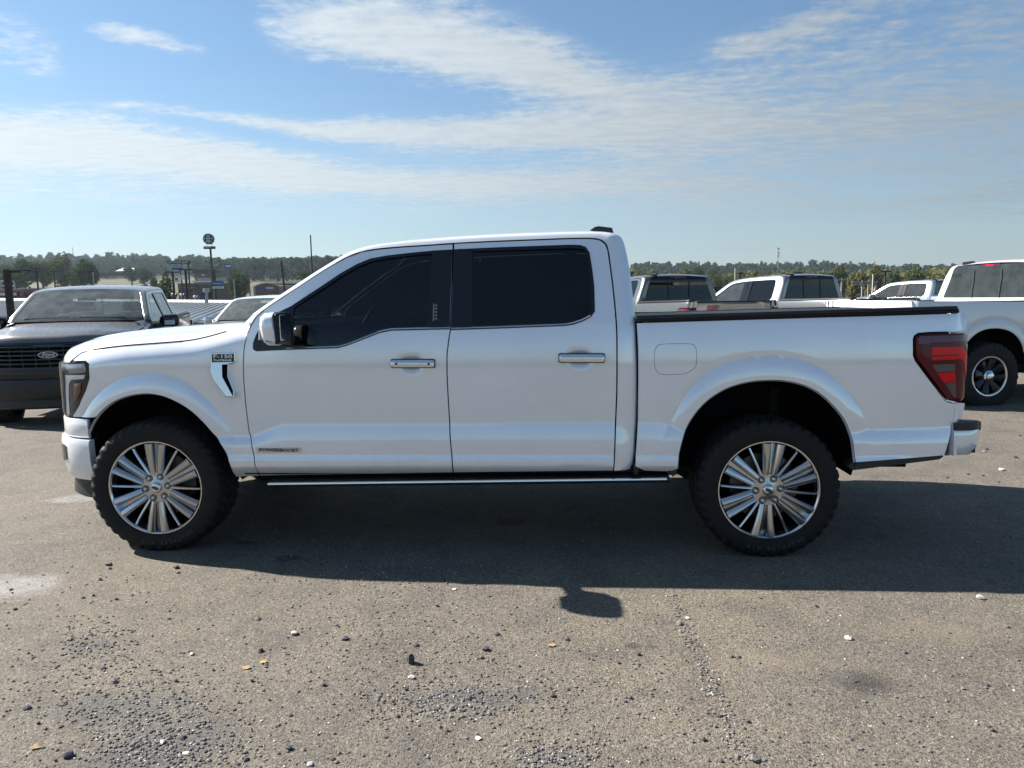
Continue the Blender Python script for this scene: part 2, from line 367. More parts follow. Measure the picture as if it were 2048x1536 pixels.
def in_poly(pts, poly):
    P = np.asarray(pts, float); q = np.asarray(poly, float); x, y = P[:, 0], P[:, 1]; ins = np.zeros(len(P), bool); j = len(q)-1
    for i in range(len(q)):
        xi, yi = q[i]; xj, yj = q[j]
        c = ((yi > y) != (yj > y)) & (x < (xj-xi)*(y-yi)/((yj-yi) if yj != yi else 1e-12)+xi)
        ins ^= c; j = i
    return ins
def dist_poly(pts, poly, closed=True):
    P = np.asarray(pts, float); q = np.asarray(poly, float); best = np.full(len(P), 1e9)
    n = len(q)
    for i in range(n if closed else n-1):
        a, b = q[i], q[(i+1) % n]; ab = b-a; L = max(ab@ab, 1e-12)
        t = np.clip(((P-a)@ab)/L, 0, 1); d = np.linalg.norm(P-(a+t[:, None]*ab), axis=1); best = np.minimum(best, d)
    return best
def cdt_patch(outline, holes=(), lines=(), step=0.016):
    """triangulated 2-D patch: fine interior grid + exact outline -> (pts, tris, boundary loops)"""
    _j = np.random.default_rng(len(outline)); out = [(x+_j.uniform(-6e-5, 6e-5), y+_j.uniform(-6e-5, 6e-5)) for x, y in resample(outline, step)]; hs = [resample(h, step) for h in holes]
    pts = list(out); edges = [(i, (i+1) % len(out)) for i in range(len(out))]; loops = [list(range(len(out)))]
    for h in hs:
        o = len(pts); pts += h; edges += [(o+i, o+(i+1) % len(h)) for i in range(len(h))]; loops.append([o+i for i in range(len(h))])
    A = np.array(out); lo, hi = A.min(0), A.max(0)
    gx, gy = np.meshgrid(np.arange(lo[0]+step*0.5, hi[0], step), np.arange(lo[1]+step*0.5, hi[1], step))
    G = np.stack([gx.ravel(), gy.ravel()], 1)
    keep = in_poly(G, out) & (dist_poly(G, out) > step*0.55)
    for h in hs: keep &= ~in_poly(G, h) & (dist_poly(G, h) > step*0.55)
    rl = []
    for ln in lines:
        L = np.array(resample(ln, step*0.8, False)); ok = in_poly(L, out) & (dist_poly(L, out) > step*0.35)
        for h in hs: ok &= ~in_poly(L, h) & (dist_poly(L, h) > step*0.35)
        keep &= dist_poly(G, L, False) > step*0.5; rl.append((L, ok))
    for L, ok in rl:
        prev = None
        for p_, o_ in zip(L, ok):
            if o_:
                pts.append(tuple(p_))
                if prev is not None: edges.append((prev, len(pts)-1))
                prev = len(pts)-1
            else: prev = None
    pts += [tuple(g) for g in G[keep]]
    vo, eo, fo, ov, oe, of = delaunay_2d_cdt([Vector(p) for p in pts], edges, [], 0, 1e-5)
    V = np.array([v[:] for v in vo]); F = np.array([f for f in fo if len(f) == 3])
    cen = V[F].mean(1); ok = in_poly(cen, out)
    for h in hs: ok &= ~in_poly(cen, h)
    F = F[ok]
    a, b, c = V[F[:, 0]], V[F[:, 1]], V[F[:, 2]]
    cr = (b[:, 0]-a[:, 0])*(c[:, 1]-a[:, 1])-(b[:, 1]-a[:, 1])*(c[:, 0]-a[:, 0])
    F[cr < 0] = F[cr < 0][:, ::-1]
    inv = {}
    for i, src in enumerate(ov):
        for q in src: inv[q] = i
    loops = [[inv[i] for i in lp] for lp in loops]
    return V, F, loops
def text_mesh(txt, size, extrude=0.0, shear=0.0, spacing=1.0, bold=0.0, align='CENTER'):
    cu = bpy.data.curves.new('lettering', 'FONT'); cu.body = txt; cu.size = size; cu.extrude = extrude; cu.shear = shear
    cu.space_character = spacing; cu.align_x = align; cu.align_y = 'CENTER'; cu.offset = bold; cu.resolution_u = 3
    o = bpy.data.objects.new('lettering', cu); me = bpy.data.meshes.new_from_object(o)
    me.materials.clear()
    bpy.data.objects.remove(o); bpy.data.curves.remove(cu); return me

# ------------------------------------------------------------------ pixel -> place (photo pixels, 2048 wide)
def ray(px, py): return CW*CF+CR*(px-1024.0)+CU*(768.0-py)
def at_y(px, py, Y): d = ray(px, py); return CC+d*((Y-CC[1])/d[1])
def at_z(px, py, Z): d = ray(px, py); return CC+d*((Z-CC[2])/d[2])
def at_d(px, py, D): return CC+ray(px, py)*(D/CF)            # D metres in front of the camera

# ------------------------------------------------------------------ the pickup: side surface
YC, XM = 1.0, 1.85                       # centre line in the scene, middle of the truck
_hi = pchip([0.795, 0.88, 0.97, 1.05, 1.12, 1.17, 1.22, 1.26, 1.30, 1.36, 1.40], [0.9765, 0.9815, 0.9842, 0.9846, 0.9838, 0.9822, 0.9790, 0.9750, 0.9695, 0.9592, 0.951])
_lo = pchip([0.44, 0.475, 0.50, 0.525, 0.55, 0.575, 0.605, 0.64, 0.68, 0.71, 0.74, 0.77, 0.795], [0.90, 0.945, 0.972, 0.994, 1.0060, 1.0075, 0.9988, 0.9985, 0.9975, 0.9945, 0.9890, 0.9825, 0.9765])
_plan = pchip([-0.90, -0.84, -0.752, -0.686, -0.618, -0.53, -0.44, -0.33, -0.15, 0.1, 0.5, 4.2, 4.45, 4.62, 4.70, 4.745, 4.772], [-0.73, -0.48, -0.283, -0.183, -0.112, -0.062, -0.035, -0.018, -0.005, 0, 0, 0, -0.005, -0.013, -0.021, -0.038, -0.068])
ZC = lerp_f([-2, 0.45, 0.62, 0.80, 2.93, 3.06, 3.22, 4.2, 4.25, 5], [0.715, 0.715, 0.715, 0.795, 0.805, 0.805, 0.745, 0.745, 0.755, 0.775])
ARCH = []                                # (cx, cz, angles, r_lip, r_crease)
def base_s(x, z):
    zc = ZC(x)
    if z >= zc: s = _hi(z if zc <= 0.795 else max(z, 0.795)) if z < 1.385 else 0.9543-(z-1.385)*0.384
    else:
        zz = z if z < 0.66 else 0.66+(z-0.66)*(0.795-0.66)/(zc-0.66); s = _lo(zz)
        if zc < 0.795: s = s+(_hi(zc)-0.9765)*smooth01((z-0.6)/(zc-0.6))
    return s
DIMPLES = []
def F(x, z):
    x0_ = x; x = min(x, 4.765); s = base_s(x, z)+_plan(x)
    for dx_, dz_, rx_, rz_, dp_ in DIMPLES:
        q_ = (abs((x-dx_)/rx_)**3+abs((z-dz_)/rz_)**3)**(1/3)
        if q_ < 1: s -= dp_*smooth01((1-q_)/0.55)
    for cx, cz, an, rl, rc, lo, hi in ARCH:
        dx, dz = x-cx, z-cz; r = math.hypot(dx, dz)
        if r < 1.05:
            a = math.atan2(dz, dx)
            if a < -1.57: a += 2*math.pi
            L, C = np.interp(a, an, rl), np.interp(a, an, rc)
            u = (C-r)/(C-L)
            if u > -0.16:
                w = smooth01((a-lo)/0.5)*smooth01((hi-a)/0.5)
                s -= 0.006*smooth01((u+0.16)/0.16)*w
                if u > 0: s += 0.026*(1-(1-min(u, 1))**2.4)*w
    if x < 0.62 and z > 1.1:                               # fender shoulder rolls over towards the bonnet
        zs = SHO(x); t = (z-(zs-0.10))/0.10
        if t > 0: s -= 0.055*t*t
    return s
SHO = lambda x: 9.0
def U(px, py, fn=None):
    """photo pixel -> (x, z) on the side surface"""
    y = 0.02
    for _ in range(7):
        P = at_y(px, py, y); y = YC-(fn or F)(P[0], P[2])
    return (P[0], P[2])
def UL(lst, fn=None): return [U(a, b, fn) for a, b in lst]
# arch lips and creases traced round each wheel
def add_arch(lip, crease, cx, cz, lo, hi):
    A = [U(*p) for p in lip]; B = [U(*p) for p in crease]
    def polar(L):
        q = []
        for x, z in L:
            a = math.atan2(z-cz, x-cx); a = a+2*math.pi if a < -1.57 else a; q.append((a, math.hypot(x-cx, z-cz)))
        q.sort(); return q
    a1, b1 = polar(A), polar(B); an = np.linspace(-0.6, math.pi+0.6, 260)
    fa, fb = pchip([q[0] for q in a1], [q[1] for q in a1]), pchip([q[0] for q in b1], [q[1] for q in b1])
    ra = np.array([fa(min(max(t, a1[0][0]), a1[-1][0])) for t in an]); rb = np.array([fb(min(max(t, b1[0][0]), b1[-1][0])) for t in an])
    for _ in range(12): rb = np.concatenate([rb[:1], (rb[:-2]+2*rb[1:-1]+rb[2:])/4, rb[-1:]])
    ARCH.append((cx, cz, an, ra, rb, lo, hi))
    pol = lambda r, t0, t1: [(cx+q*math.cos(t), cz+q*math.sin(t)) for t, q in zip(an, r) if t0 <= t <= t1]
    L = pol(ra, a1[0][0], a1[-1][0]); L = L[::-1]
    L = [A[0]]+L[1:-1]+[A[-1]]
    return L, pol(rb, b1[0][0], b1[-1][0])
LIP_F = [(178.4, 870), (189, 844.5), (205.8, 822.6), (235, 800.7), (264, 790.5), (293, 786.8), (326, 791), (355, 802.5), (384.5, 820.8), (410, 844.5), (432, 870), (446.5, 895.5), (459, 928), (468, 948)]
CRE_F = [(150, 860), (165.6, 830), (176.6, 811.6), (205.8, 778.8), (235, 760.6), (264, 750.4), (297, 746.7), (333, 751.5), (370, 766), (399, 786), (421, 808), (445, 838), (470, 880)]
LIP_R = [(1356, 938), (1358.5, 908), (1365.8, 875.4), (1378.6, 842.6), (1396.8, 817), (1422.4, 793.4), (1458.8, 773.3), (1495.3, 763.4), (1531.8, 759.8), (1568.2, 761.3), (1604.7, 769.6), (1633.9, 784.2), (1663, 809.8), (1685, 837), (1699.5, 868), (1706.8, 897.3), (1710.5, 925)]
CRE_R = [(1325, 880), (1344, 840.8), (1360.4, 808), (1385.9, 771.5), (1422.4, 740.5), (1458.8, 724), (1502.6, 715), (1550, 712), (1590, 716.8), (1633.9, 731.4), (1666.7, 755), (1695.9, 786), (1714, 809.8), (1732.3, 833.5), (1748, 870)]
lipF, creF = add_arch(LIP_F, CRE_F, 0.0, 0.40, 0.35, 3.0)
lipR, creR = add_arch(LIP_R, CRE_R, 3.69, 0.40, 0.35, 2.85)
_sh = [U(px, py) for px, py in [(141, 716), (152, 708), (164, 704.5), (200, 698), (246, 692.7), (304.7, 688.2), (363, 683.5), (386.7, 677.5), (407.8, 664.8), (425.4, 649.6)]]
SHO = pchip([p[0] for p in _sh[:7]]+[0.6], [p[1] for p in _sh[:7]]+[1.385])

def loc(x, s, z, side=1): return (x-XM, -s*side, z)
def vloc(curve, x, s, z, side=1):
    if curve is TAIL: s += (base_s(4.5, z)-0.983)*smooth01((s-0.80)/0.12)
    return loc(x, s, z, side)
TAIL = None
def side_panel(outline, holes=(), lines=(), step=0.016, fn=F, hem=0.022, off=0.0, side=1, shrink=0.003):
    """sheet-metal panel on the side surface with a turned-in edge all round"""
    if shrink: outline = inset(outline, shrink)
    V, T, loops = cdt_patch(outline, holes, lines, step)
    S = [fn(v[0], v[1])+off for v in V]
    vs = [loc(v[0], s, v[1], side) for v, s in zip(V, S)]; fs = [list(map(int, t)) for t in T]
    m_ = MB(); m_.add(vs, [f if side == 1 else f[::-1] for f in fs])
    if hem > 0:
        for lp in loops:
            o = len(m_.v)
            r1 = [loc(V[i][0], S[i]-hem, V[i][1], side) for i in lp]; n = len(lp)
            m_.v += r1
            ar = area2([V[i] for i in lp]); flip = (ar > 0) == (side == 1)
            if lp is not loops[0]: pass
            for i in range(n):
                j = (i+1) % n; q = [lp[i], lp[j], o+j, o+i]; m_.f.append(q[::-1] if flip else q)
    return m_
class Corner:
    """vertical-ish corner surface swept along a plan curve of (x, s) points"""
    def __init__(s_, pts):
        P = catmull(pts, 10); s_.P = np.array(P); d = np.linalg.norm(np.diff(s_.P, axis=0), axis=1); s_.L = np.concatenate([[0], np.cumsum(d)])
    def at(s_, a, off=0.0):
        x = np.interp(a, s_.L, s_.P[:, 0]); s = np.interp(a, s_.L, s_.P[:, 1]); e = 0.01
        tx = np.interp(a+e, s_.L, s_.P[:, 0])-np.interp(a-e, s_.L, s_.P[:, 0]); ts = np.interp(a+e, s_.L, s_.P[:, 1])-np.interp(a-e, s_.L, s_.P[:, 1]); l = math.hypot(tx, ts)+1e-9
        nx, ns = -ts/l, tx/l
        return x+nx*off*s_.sg, s+ns*off*s_.sg
    sg = 1
    def hit(s_, px, py, off=0.0):
        d = ray(px, py); best = None; pts = [s_.at(a, off) for a in s_.L]
        for i in range(len(pts)-1):
            (x0, q0), (x1, q1) = pts[i], pts[i+1]; y0, y1 = YC-q0, YC-q1
            M = np.array([[d[0], -(x1-x0)], [d[1], -(y1-y0)]])
            if abs(np.linalg.det(M)) < 1e-12: continue
            t, u = np.linalg.solve(M, [x0-CC[0], y0-CC[1]])
            if t > 0 and -0.02 <= u <= 1.02 and (best is None or t < best[0]): best = (t, s_.L[i]+u*(s_.L[i+1]-s_.L[i]))
        if best is None:                                    # grazing ray: take the closest approach
            k_ = min(range(len(pts)), key=lambda i: abs(d[0]*(YC-pts[i][1]-CC[1])-d[1]*(pts[i][0]-CC[0]))); t = (YC-pts[k_][1]-CC[1])/d[1]; return (s_.L[k_], CC[2]+d[2]*t)
        return (best[1], CC[2]+d[2]*best[0])
    def patch(s_, outline, off=0.0, thick=0.015, step=0.012, side=1, bulge=0.0):
        V, T, loops = cdt_patch(outline, (), (), step); bd = dist_poly(V, [V[i] for i in loops[0]])
        m_ = MB(); vs = []
        for (a, z), b in zip(V, bd):
            x, s = s_.at(a, off+bulge*(1-(1-min(1, b/0.03))**2)); vs.append(vloc(s_, x, s, z, side))
        a0, z0 = V[T[0]].mean(0); e = 0.003; w = [np.array(loc(*s_.at(p, off), q, side)) for p, q in ((a0, z0), (a0+e, z0), (a0, z0+e))]
        nn = np.cross(w[1]-w[0], w[2]-w[0]); x1, s1 = s_.at(a0, off+0.01); outv = np.array(loc(x1, s1, z0, side))-w[0]
        fl = nn@outv < 0
        m_.add(vs, [list(map(int, t))[::-1] if fl else list(map(int, t)) for t in T])
        lp = loops[0]; o = len(m_.v); m_.v += [vloc(s_, *s_.at(V[i][0], off-thick), V[i][1], side) for i in lp]; n = len(lp)
        f2 = (area2([V[i] for i in lp]) > 0) != fl
        for i in range(n):
            j = (i+1) % n; q = [lp[i], lp[j], o+j, o+i]; m_.f.append(q[::-1] if f2 else q)
        return m_
NOSE = Corner([(0.1, 0.983), (-0.15, 0.978), (-0.33, 0.965), (-0.44, 0.948), (-0.53, 0.921), (-0.618, 0.871), (-0.686, 0.80), (-0.752, 0.70), (-0.84, 0.50), (-0.90, 0.25), (-0.92, 0.0), (-0.90, -0.25), (-0.84, -0.50), (-0.752, -0.70), (-0.686, -0.80), (-0.618, -0.871), (-0.53, -0.921), (-0.44, -0.948), (-0.33, -0.965), (-0.15, -0.978), (0.1, -0.983)])
NOSE.sg = -1
TAIL = Corner([(4.2, 0.983), (4.45, 0.978), (4.62, 0.970), (4.70, 0.962), (4.745, 0.945), (4.772, 0.915), (4.783, 0.87), (4.788, 0.78), (4.79, 0.5), (4.79, 0.0)])
TAIL.sg = 1
def sweep(curve, a_list, prof, side=1, closed=True):
    """profile of (off, z) swept along a Corner curve"""
    P = []
    for a in a_list:
        row = []
        for o_, z in prof:
            x, s = curve.at(a, o_); row.append(vloc(curve, x, s, z, side))
        P.append(row)
    m_ = MB(); m_.grid(P, close_v=closed)
    if closed:
        n = len(prof); m_.f.append(list(range(n))[::-1]); m_.f.append([(len(P)-1)*n+i for i in range(n)])
    fix(m_); return m_
def fix(m_):
    bm = bmesh.new(); me = m_.mesh('t', smooth=False); bm.from_mesh(me); bmesh.ops.recalc_face_normals(bm, faces=bm.faces[:])
    bm.verts.index_update(); m_.v = [v.co[:] for v in bm.verts]; m_.f = [[v.index for v in f.verts] for f in bm.faces]; bm.free(); bpy.data.meshes.remove(me); return m_

# ------------------------------------------------------------------ traced outlines
DOOR_F_TOP = [(906.2, 487.6), (860.4, 490.5), (801.8, 494.2), (753, 498.6), (723.7, 504), (694.4, 514.5), (665, 530.3), (631, 551), (596.7, 573.8), (567.4, 593.3), (533.2, 615.8), (513.7, 632.9)]
DOOR_F_FRONT = [(501.5, 652.4), (493, 674.4), (488, 698.8), (486.4, 728), (487.6, 764), (492, 815), (498, 862.7), (503, 888), (508.5, 917), (515.8, 943), (520, 951.6)]
DOOR_B = [(906.8, 945.3), (904.5, 924), (900, 870), (898.7, 834), (895.5, 780), (894, 745), (894, 708.6), (897, 684), (900.7, 659.7), (903.5, 575)]
DOOR_R_TOP = [(907.6, 486.8), (989, 483), (1074.8, 479.7), (1139.3, 477.2), (1182.3, 477), (1199.5, 479.7), (1210.2, 487.3), (1215.6, 500)]
DOOR_R_BACK = [(1221, 536.7), (1226.3, 579.6), (1230.6, 622.6), (1233.4, 665.6), (1233.8, 719.3), (1233.4, 780), (1231, 843), (1229.3, 896.8), (1227, 941.7)]
WIN_F = [(506.4, 698.8), (512.5, 702.5), (570, 700), (674.9, 696.4), (694.4, 691.5), (728.6, 678), (760.3, 665.8), (782.3, 661.4), (850.6, 659.7), (898.9, 658.8), (902.0, 575), (904.7, 498.9), (867.7, 501), (821.3, 505.4), (775, 510.8), (740.8, 517), (714, 528), (679.7, 547.4), (645.5, 570.6), (606.5, 596), (582, 612.3), (550, 627.5), (528, 643.6), (513.5, 667), (506, 686.6)]
WIN_R = [(907.6, 498.6), (905.0, 575), (902.2, 660.2), (1010.4, 656.6), (1128.6, 652), (1145.7, 649.5), (1165, 643), (1182.3, 633.4), (1189.8, 622.6), (1188.7, 573), (1184.4, 536.7), (1179, 504.5), (1171.5, 493.7), (1160.8, 490), (1139.3, 489.4), (1074.8, 491.6), (989, 494.8)]
RAIL = [((500, 655), (489.5, 645)), ((513.7, 632.9), (510, 627)), ((533.2, 615.8), (537, 609)), ((567.4, 593.3), (569, 587)), ((597, 573.8), (602, 565)), ((631, 551), (636, 543.5)), ((665, 530.3), (668, 524)), ((694.4, 514.5), (694, 509)), ((723.7, 504), (721, 497.5)), ((753, 498.6), (752, 490)), ((802, 494.2), (802, 482.5)), ((860.4, 490.5), (860, 477)), ((907, 487.2), (907, 473.5)), ((989, 483), (989, 468.5)), ((1074.8, 479.7), (1075, 465)), ((1139.3, 477.2), (1140, 463)), ((1182.3, 477), (1186, 462.5)), ((1199.5, 479.7), (1213, 464)), ((1210.2, 487.3), (1234, 469.5)), ((1215.6, 500), (1246.5, 485)), ((1221, 536.7), (1258.5, 533)), ((1226.3, 579.6), (1264, 580)), ((1230.6, 622.6), (1269.3, 627)), ((1233.4, 665.6), (1271.5, 668)), ((1233.8, 719.3), (1273.6, 720)), ((1233.4, 780), (1274, 780)), ((1231, 843), (1273, 843)), ((1229.3, 896.8), (1268.4, 912)), ((1227, 941.7), (1263, 937))]
FUEL = [(1309.3, 707.6), (1313, 694.9), (1325.7, 688.7), (1378.6, 688), (1389.5, 693.8), (1392.4, 704), (1391.4, 731.4), (1376.8, 744), (1364, 747.8), (1325.7, 748.5), (1314.8, 742.3), (1309.3, 729.5)]
TAILLAMP = [(1831.4, 677.6), (1836.9, 670.7), (1858.8, 668.8), (1890, 668), (1931, 666.6), (1931, 801.5), (1905, 802), (1894.3, 797.9), (1858.8, 751.4), (1835.5, 720), (1831.4, 710.4)]

uDF = UL(DOOR_F_TOP+DOOR_F_FRONT+DOOR_B)
uDR = UL(DOOR_R_TOP+DOOR_R_BACK+DOOR_B)
uWF, uWR = UL(WIN_F), UL(WIN_R)
BELT = [(x, ZC(x)+0.0) for x in np.linspace(-0.7, 4.8, 140)]
LEDGE = [(x, 1.385) for x in np.linspace(0.4, 2.95, 60)]
ROCK = [[(x, z_) for x in np.linspace(0.4, 3.0, 60)] for z_ in (0.605, 0.575)]
LINES = [BELT, creF, creR]+ROCK
TEXTS = {}
def strip(line, w, fn, d0, d1, side, sub=1):
    """narrow moulding along a line of (x, z) lying on the side surface"""
    L = resample(line, 0.03, False); m_ = MB(); P = []
    for i, p_ in enumerate(L):
        a, b = np.array(L[max(i-1, 0)]), np.array(L[min(i+1, len(L)-1)]); t = (b-a)/(np.linalg.norm(b-a)+1e-9); n = np.array([-t[1], t[0]])
        q0, q1 = np.array(p_)-n*w/2, np.array(p_)+n*w/2
        P.append([loc(q0[0], fn(*q0)+d0, q0[1], side), loc(q0[0]*0.7+q1[0]*0.3, fn(*q0)+d1, q0[1]*0.7+q1[1]*0.3, side), loc(q0[0]*0.3+q1[0]*0.7, fn(*q1)+d1, q0[1]*0.3+q1[1]*0.7, side), loc(q1[0], fn(*q1)+d0, q1[1], side)])
    m_.grid(P, close_v=True); n = len(P); m_.f += [[0, 1, 2, 3], [(n-1)*4+i for i in (3, 2, 1, 0)]]
    return fix(m_)

# ------------------------------------------------------------------ wheels
def bar(m_, a, r0, r1, w0, w1, y0, y1, depth, off0=0.0, off1=0.0, ch=0.004):
    """spoke bar along angle a; offsets are sideways"""
    c, q = math.cos(a), math.sin(a); P = []
    for t in np.linspace(0, 1, 5):
        r = r0+(r1-r0)*t; w = w0+(w1-w0)*t; yy = y0+(y1-y0)*t-0.006*math.sin(math.pi*t); o_ = off0+(off1-off0)*t
        h_ = w*0.16+0.001; sec = [(-w/2-0.003, yy+depth), (-w/2, yy+ch), (-w/2+ch*0.6, yy+0.15*ch), (-w*0.18, yy-h_*0.75), (w*0.18, yy-h_), (w/2-ch*0.6, yy+0.1*ch), (w/2, yy+ch), (w/2+0.003, yy+depth)]
        P.append([(r*c-(o_+u)*q, y_, r*q+(o_+u)*c) for u, y_ in sec])
    m_.grid(P, close_v=True, flip=False); o = len(m_.v)-40
    m_.f += [[o+i for i in range(8)], [o+32+i for i in range(8)][::-1]]
def tyre_mesh(R=0.415, rb=0.292, W=0.285, lugs=40, dep=0.011):
    prof = [(rb-0.004, 0.02), (rb, 0.004), (rb+0.008, -0.007), (rb+0.035, -0.016), (rb+0.07, -0.015), (R-0.028, -0.006), (R-0.016, 0.0)]
    prof += [(R-0.007, 0.010), (R-0.002, 0.024)]+[(R+0.002*math.sin(math.pi*t), 0.03+(W-0.06)*t) for t in np.linspace(0.0, 1, 15)]+[(R-0.004, W-0.02), (R-0.016, W), (R-0.05, W+0.012), (rb+0.01, W+0.01), (rb-0.02, W-0.02)]
    n = lugs*6; P = []
    for i in range(n):
        a = 2*math.pi*i/n; row = []
        for j, (r, y) in enumerate(prof):
            if 5 <= j <= 26:
                ph = (i/6.0+y*9+(0.5 if y > W/2 else 0)) % 1.0
                edge = min(y, W-y)
                if edge < 0.065:
                    if ph < 0.34: r -= dep*(1.0 if j > 6 else 0.6)
                    elif j in (5, 6): r += 0.0; y -= 0.004
                else:
                    ph2 = (i/6.0*1.0+y*22) % 1.0
                    if ph2 < 0.3 or abs(y-W*0.36) < 0.008 or abs(y-W*0.64) < 0.008: r -= dep
            row.append((r*math.cos(a), y, r*math.sin(a)))
        P.append(row)
    m_ = MB(); m_.grid(P, close_u=True, flip=False)
    return fix(m_).mesh('tyre', sharp=28)
def wheel_meshes():
    W = {}
    m_ = MB(); m_.lathe([(0.2935, 0.012), (0.2945, 0.0), (0.291, -0.004), (0.285, -0.004), (0.280, 0.001), (0.277, 0.010), (0.272, 0.03), (0.262, 0.09), (0.258, 0.20)], 72); W['wheel'] = fix(m_).mesh('wheel')
    W['tyre'] = tyre_mesh()
    m_ = MB(); m_.lathe([(0.0, 0.10), (0.085, 0.10), (0.09, 0.105), (0.20, 0.107), (0.202, 0.13), (0.0, 0.152)], 48); W['brake_disc'] = fix(m_).mesh('brake_disc')
    m_ = MB(); m_.lathe([(0.0, 0.17), (0.258, 0.17), (0.262, 0.2), (0.0, 0.2)], 36); W['back_plate'] = fix(m_).mesh('back_plate')
    m_ = MB(); m_.lathe([(0.0, 0.012), (0.044, 0.012), (0.052, 0.016), (0.093, 0.016), (0.1, 0.022), (0.102, 0.06), (0.0, 0.06)], 48); W['hub'] = fix(m_).mesh('hub')
    m_ = MB()
    for sg in (-1, 1): bar(m_, math.pi/2, 0.088, 0.274, 0.036, 0.054, 0.012, 0.0, 0.045, sg*0.022, sg*0.0425, 0.009)
    P = []
    for r, w, y in ((0.085, 0.04, 0.022), (0.13, 0.044, 0.024), (0.2, 0.05, 0.036), (0.276, 0.06, 0.045)):
        P.append([(-w/2, y, r), (w/2, y, r), (w/2, y+0.03, r), (-w/2, y+0.03, r)])
    m_.grid(P, close_v=True); W['double_spoke'] = fix(m_).mesh('double_spoke', sharp=48)
    m_ = MB(); bar(m_, math.pi/2, 0.09, 0.274, 0.018, 0.016, 0.016, 0.008, 0.03, ch=0.004); W['thin_spoke'] = fix(m_).mesh('thin_spoke', sharp=60)
    m_ = MB(); m_.lathe([(0.0195, 0.02), (0.0195, 0.006), (0.017, 0.003), (0.0135, 0.006), (0.0125, 0.03)], 6); m_.lathe([(0.0, -0.004), (0.006, -0.003), (0.0105, 0.002), (0.0115, 0.03)], 10); W['lug_nut'] = fix(m_).mesh('lug_nut')
    m_ = MB(); m_.lathe([(0.0, -0.006), (0.022, -0.005), (0.029, -0.001), (0.033, 0.004), (0.034, 0.02)], 32); W['center_cap'] = fix(m_).mesh('center_cap')
    m_ = MB(); m_.lathe([(0.0, -0.0085), (0.9, -0.0085), (1.0, -0.007), (1.0, -0.004)], 28)
    m_.v = [(x*0.023, y, z*0.0105) for x, y, z in m_.v]; W['emblem'] = fix(m_).mesh('emblem')
    m_ = MB(); m_.lathe([(0.0, 0.0), (0.0215, 0.0), (0.0215, 0.004), (0.0, 0.004)], 20); W['lug_pocket_shade'] = fix(m_).mesh('lug_pocket_shade')  # flat dark disc standing in for the shaded pocket round each nut
    # black eight-spoke wheel with bright machined pockets (heavier truck)
    m_ = MB(); bar(m_, math.pi/2, 0.08, 0.225, 0.075, 0.115, 0.03, 0.004, 0.05, ch=0.006); W['wide_spoke'] = fix(m_).mesh('wide_spoke', sharp=25)
    m_ = MB(); m_.lathe([(0.0, -0.02), (0.04, -0.02), (0.052, -0.012), (0.056, 0.0), (0.075, 0.012), (0.08, 0.04)], 32); W['chrome_hub'] = fix(m_).mesh('chrome_hub')
    m_ = MB(); m_.lathe([(0.262, 0.01), (0.264, 0.0), (0.258, -0.004), (0.245, -0.003), (0.236, 0.004), (0.23, 0.05), (0.225, 0.2)], 60); W['wheel_small'] = fix(m_).mesh('wheel_small')
    W['tyre_mud'] = tyre_mesh(0.44, 0.262, 0.30, 34, 0.016)
    m_ = MB(); m_.box((-0.021, -0.001, 0.243), (0.021, 0.002, 0.262), 0.0); W['machined_pocket'] = fix(m_).mesh('machined_pocket')
    return W
WM = wheel_meshes()
def arc_text(txt, r, size, y, a0):
    m_ = MB(); adv = size*0.80/r; a = a0+adv*(len(txt)-1)/2
    for ch in txt:
        if ch != ' ':
            tm = text_mesh(ch, size, 0.0012, 0, 1.0, 0.001)
            c, q = math.cos(a), math.sin(a); vs = []
            for v in tm.vertices:
                u, w, d = v.co; vs.append(((r+w)*c+u*q, y-d, (r+w)*q-u*c))
            m_.add(vs, [list(p.vertices) for p in tm.polygons]); bpy.data.meshes.remove(tm)
        a -= adv
    return m_.mesh('tyre_lettering')
WM['tyre_lettering'] = arc_text('GRAPPLER A/T', 0.343, 0.036, -0.0165, rad(-82))
def make_wheel(parent, x, side, z=0.402, spin=0.0, steer=0.0, style='platinum'):
    base = 'wheel' if style == 'platinum' else 'wheel_small'
    w = obj('wheel', WM[base], 'alloy_bright' if style == 'platinum' else 'satin_chrome', parent, loc=(x-XM, -(1.0 if style == 'platinum' else 1.0)*side, z))
    w.rotation_euler = (0, spin, (0 if side == 1 else math.pi)+steer)
    if style == 'platinum':
        obj('tyre', WM['tyre'], 'rubber', w); tag(obj('tyre_lettering', WM['tyre_lettering'], 'rubber_letter', w), kind='stuff'); obj('back_plate', WM['back_plate'], 'void_black', w); obj('brake_disc', WM['brake_disc'], 'brake_iron', w); obj('hub', WM['hub'], 'alloy', w)
        for i in range(6):
            obj('double_spoke', WM['double_spoke'], 'alloy', w, rot=(0, rad(60*i+5), 0)); obj('thin_spoke', WM['thin_spoke'], 'alloy_bright', w, rot=(0, rad(60*i+35), 0))
            a = rad(60*i+5); obj('lug_nut', WM['lug_nut'], 'satin_chrome', w, loc=(0.071*math.cos(a), 0.008, 0.071*math.sin(a))); obj('lug_pocket_shade', WM['lug_pocket_shade'], 'wheel_black', w, loc=(0.071*math.cos(a), 0.0135, 0.071*math.sin(a)))
        obj('center_cap', WM['center_cap'], 'alloy_bright', w); obj('emblem', WM['emblem'], 'emblem_dark', w, rot=(0, rad(25), 0))
    else:
        obj('tyre', WM['tyre_mud'], 'rubber', w); obj('back_plate', WM['back_plate'], 'void_black', w)
        for i in range(8):
            obj('spoke', WM['wide_spoke'], 'wheel_black', w, rot=(0, rad(45*i+10), 0)); obj('machined_pocket', WM['machined_pocket'], 'satin_chrome', w, rot=(0, rad(45*i+10), 0))
        obj('hub', WM['chrome_hub'], 'chrome', w)
    return w

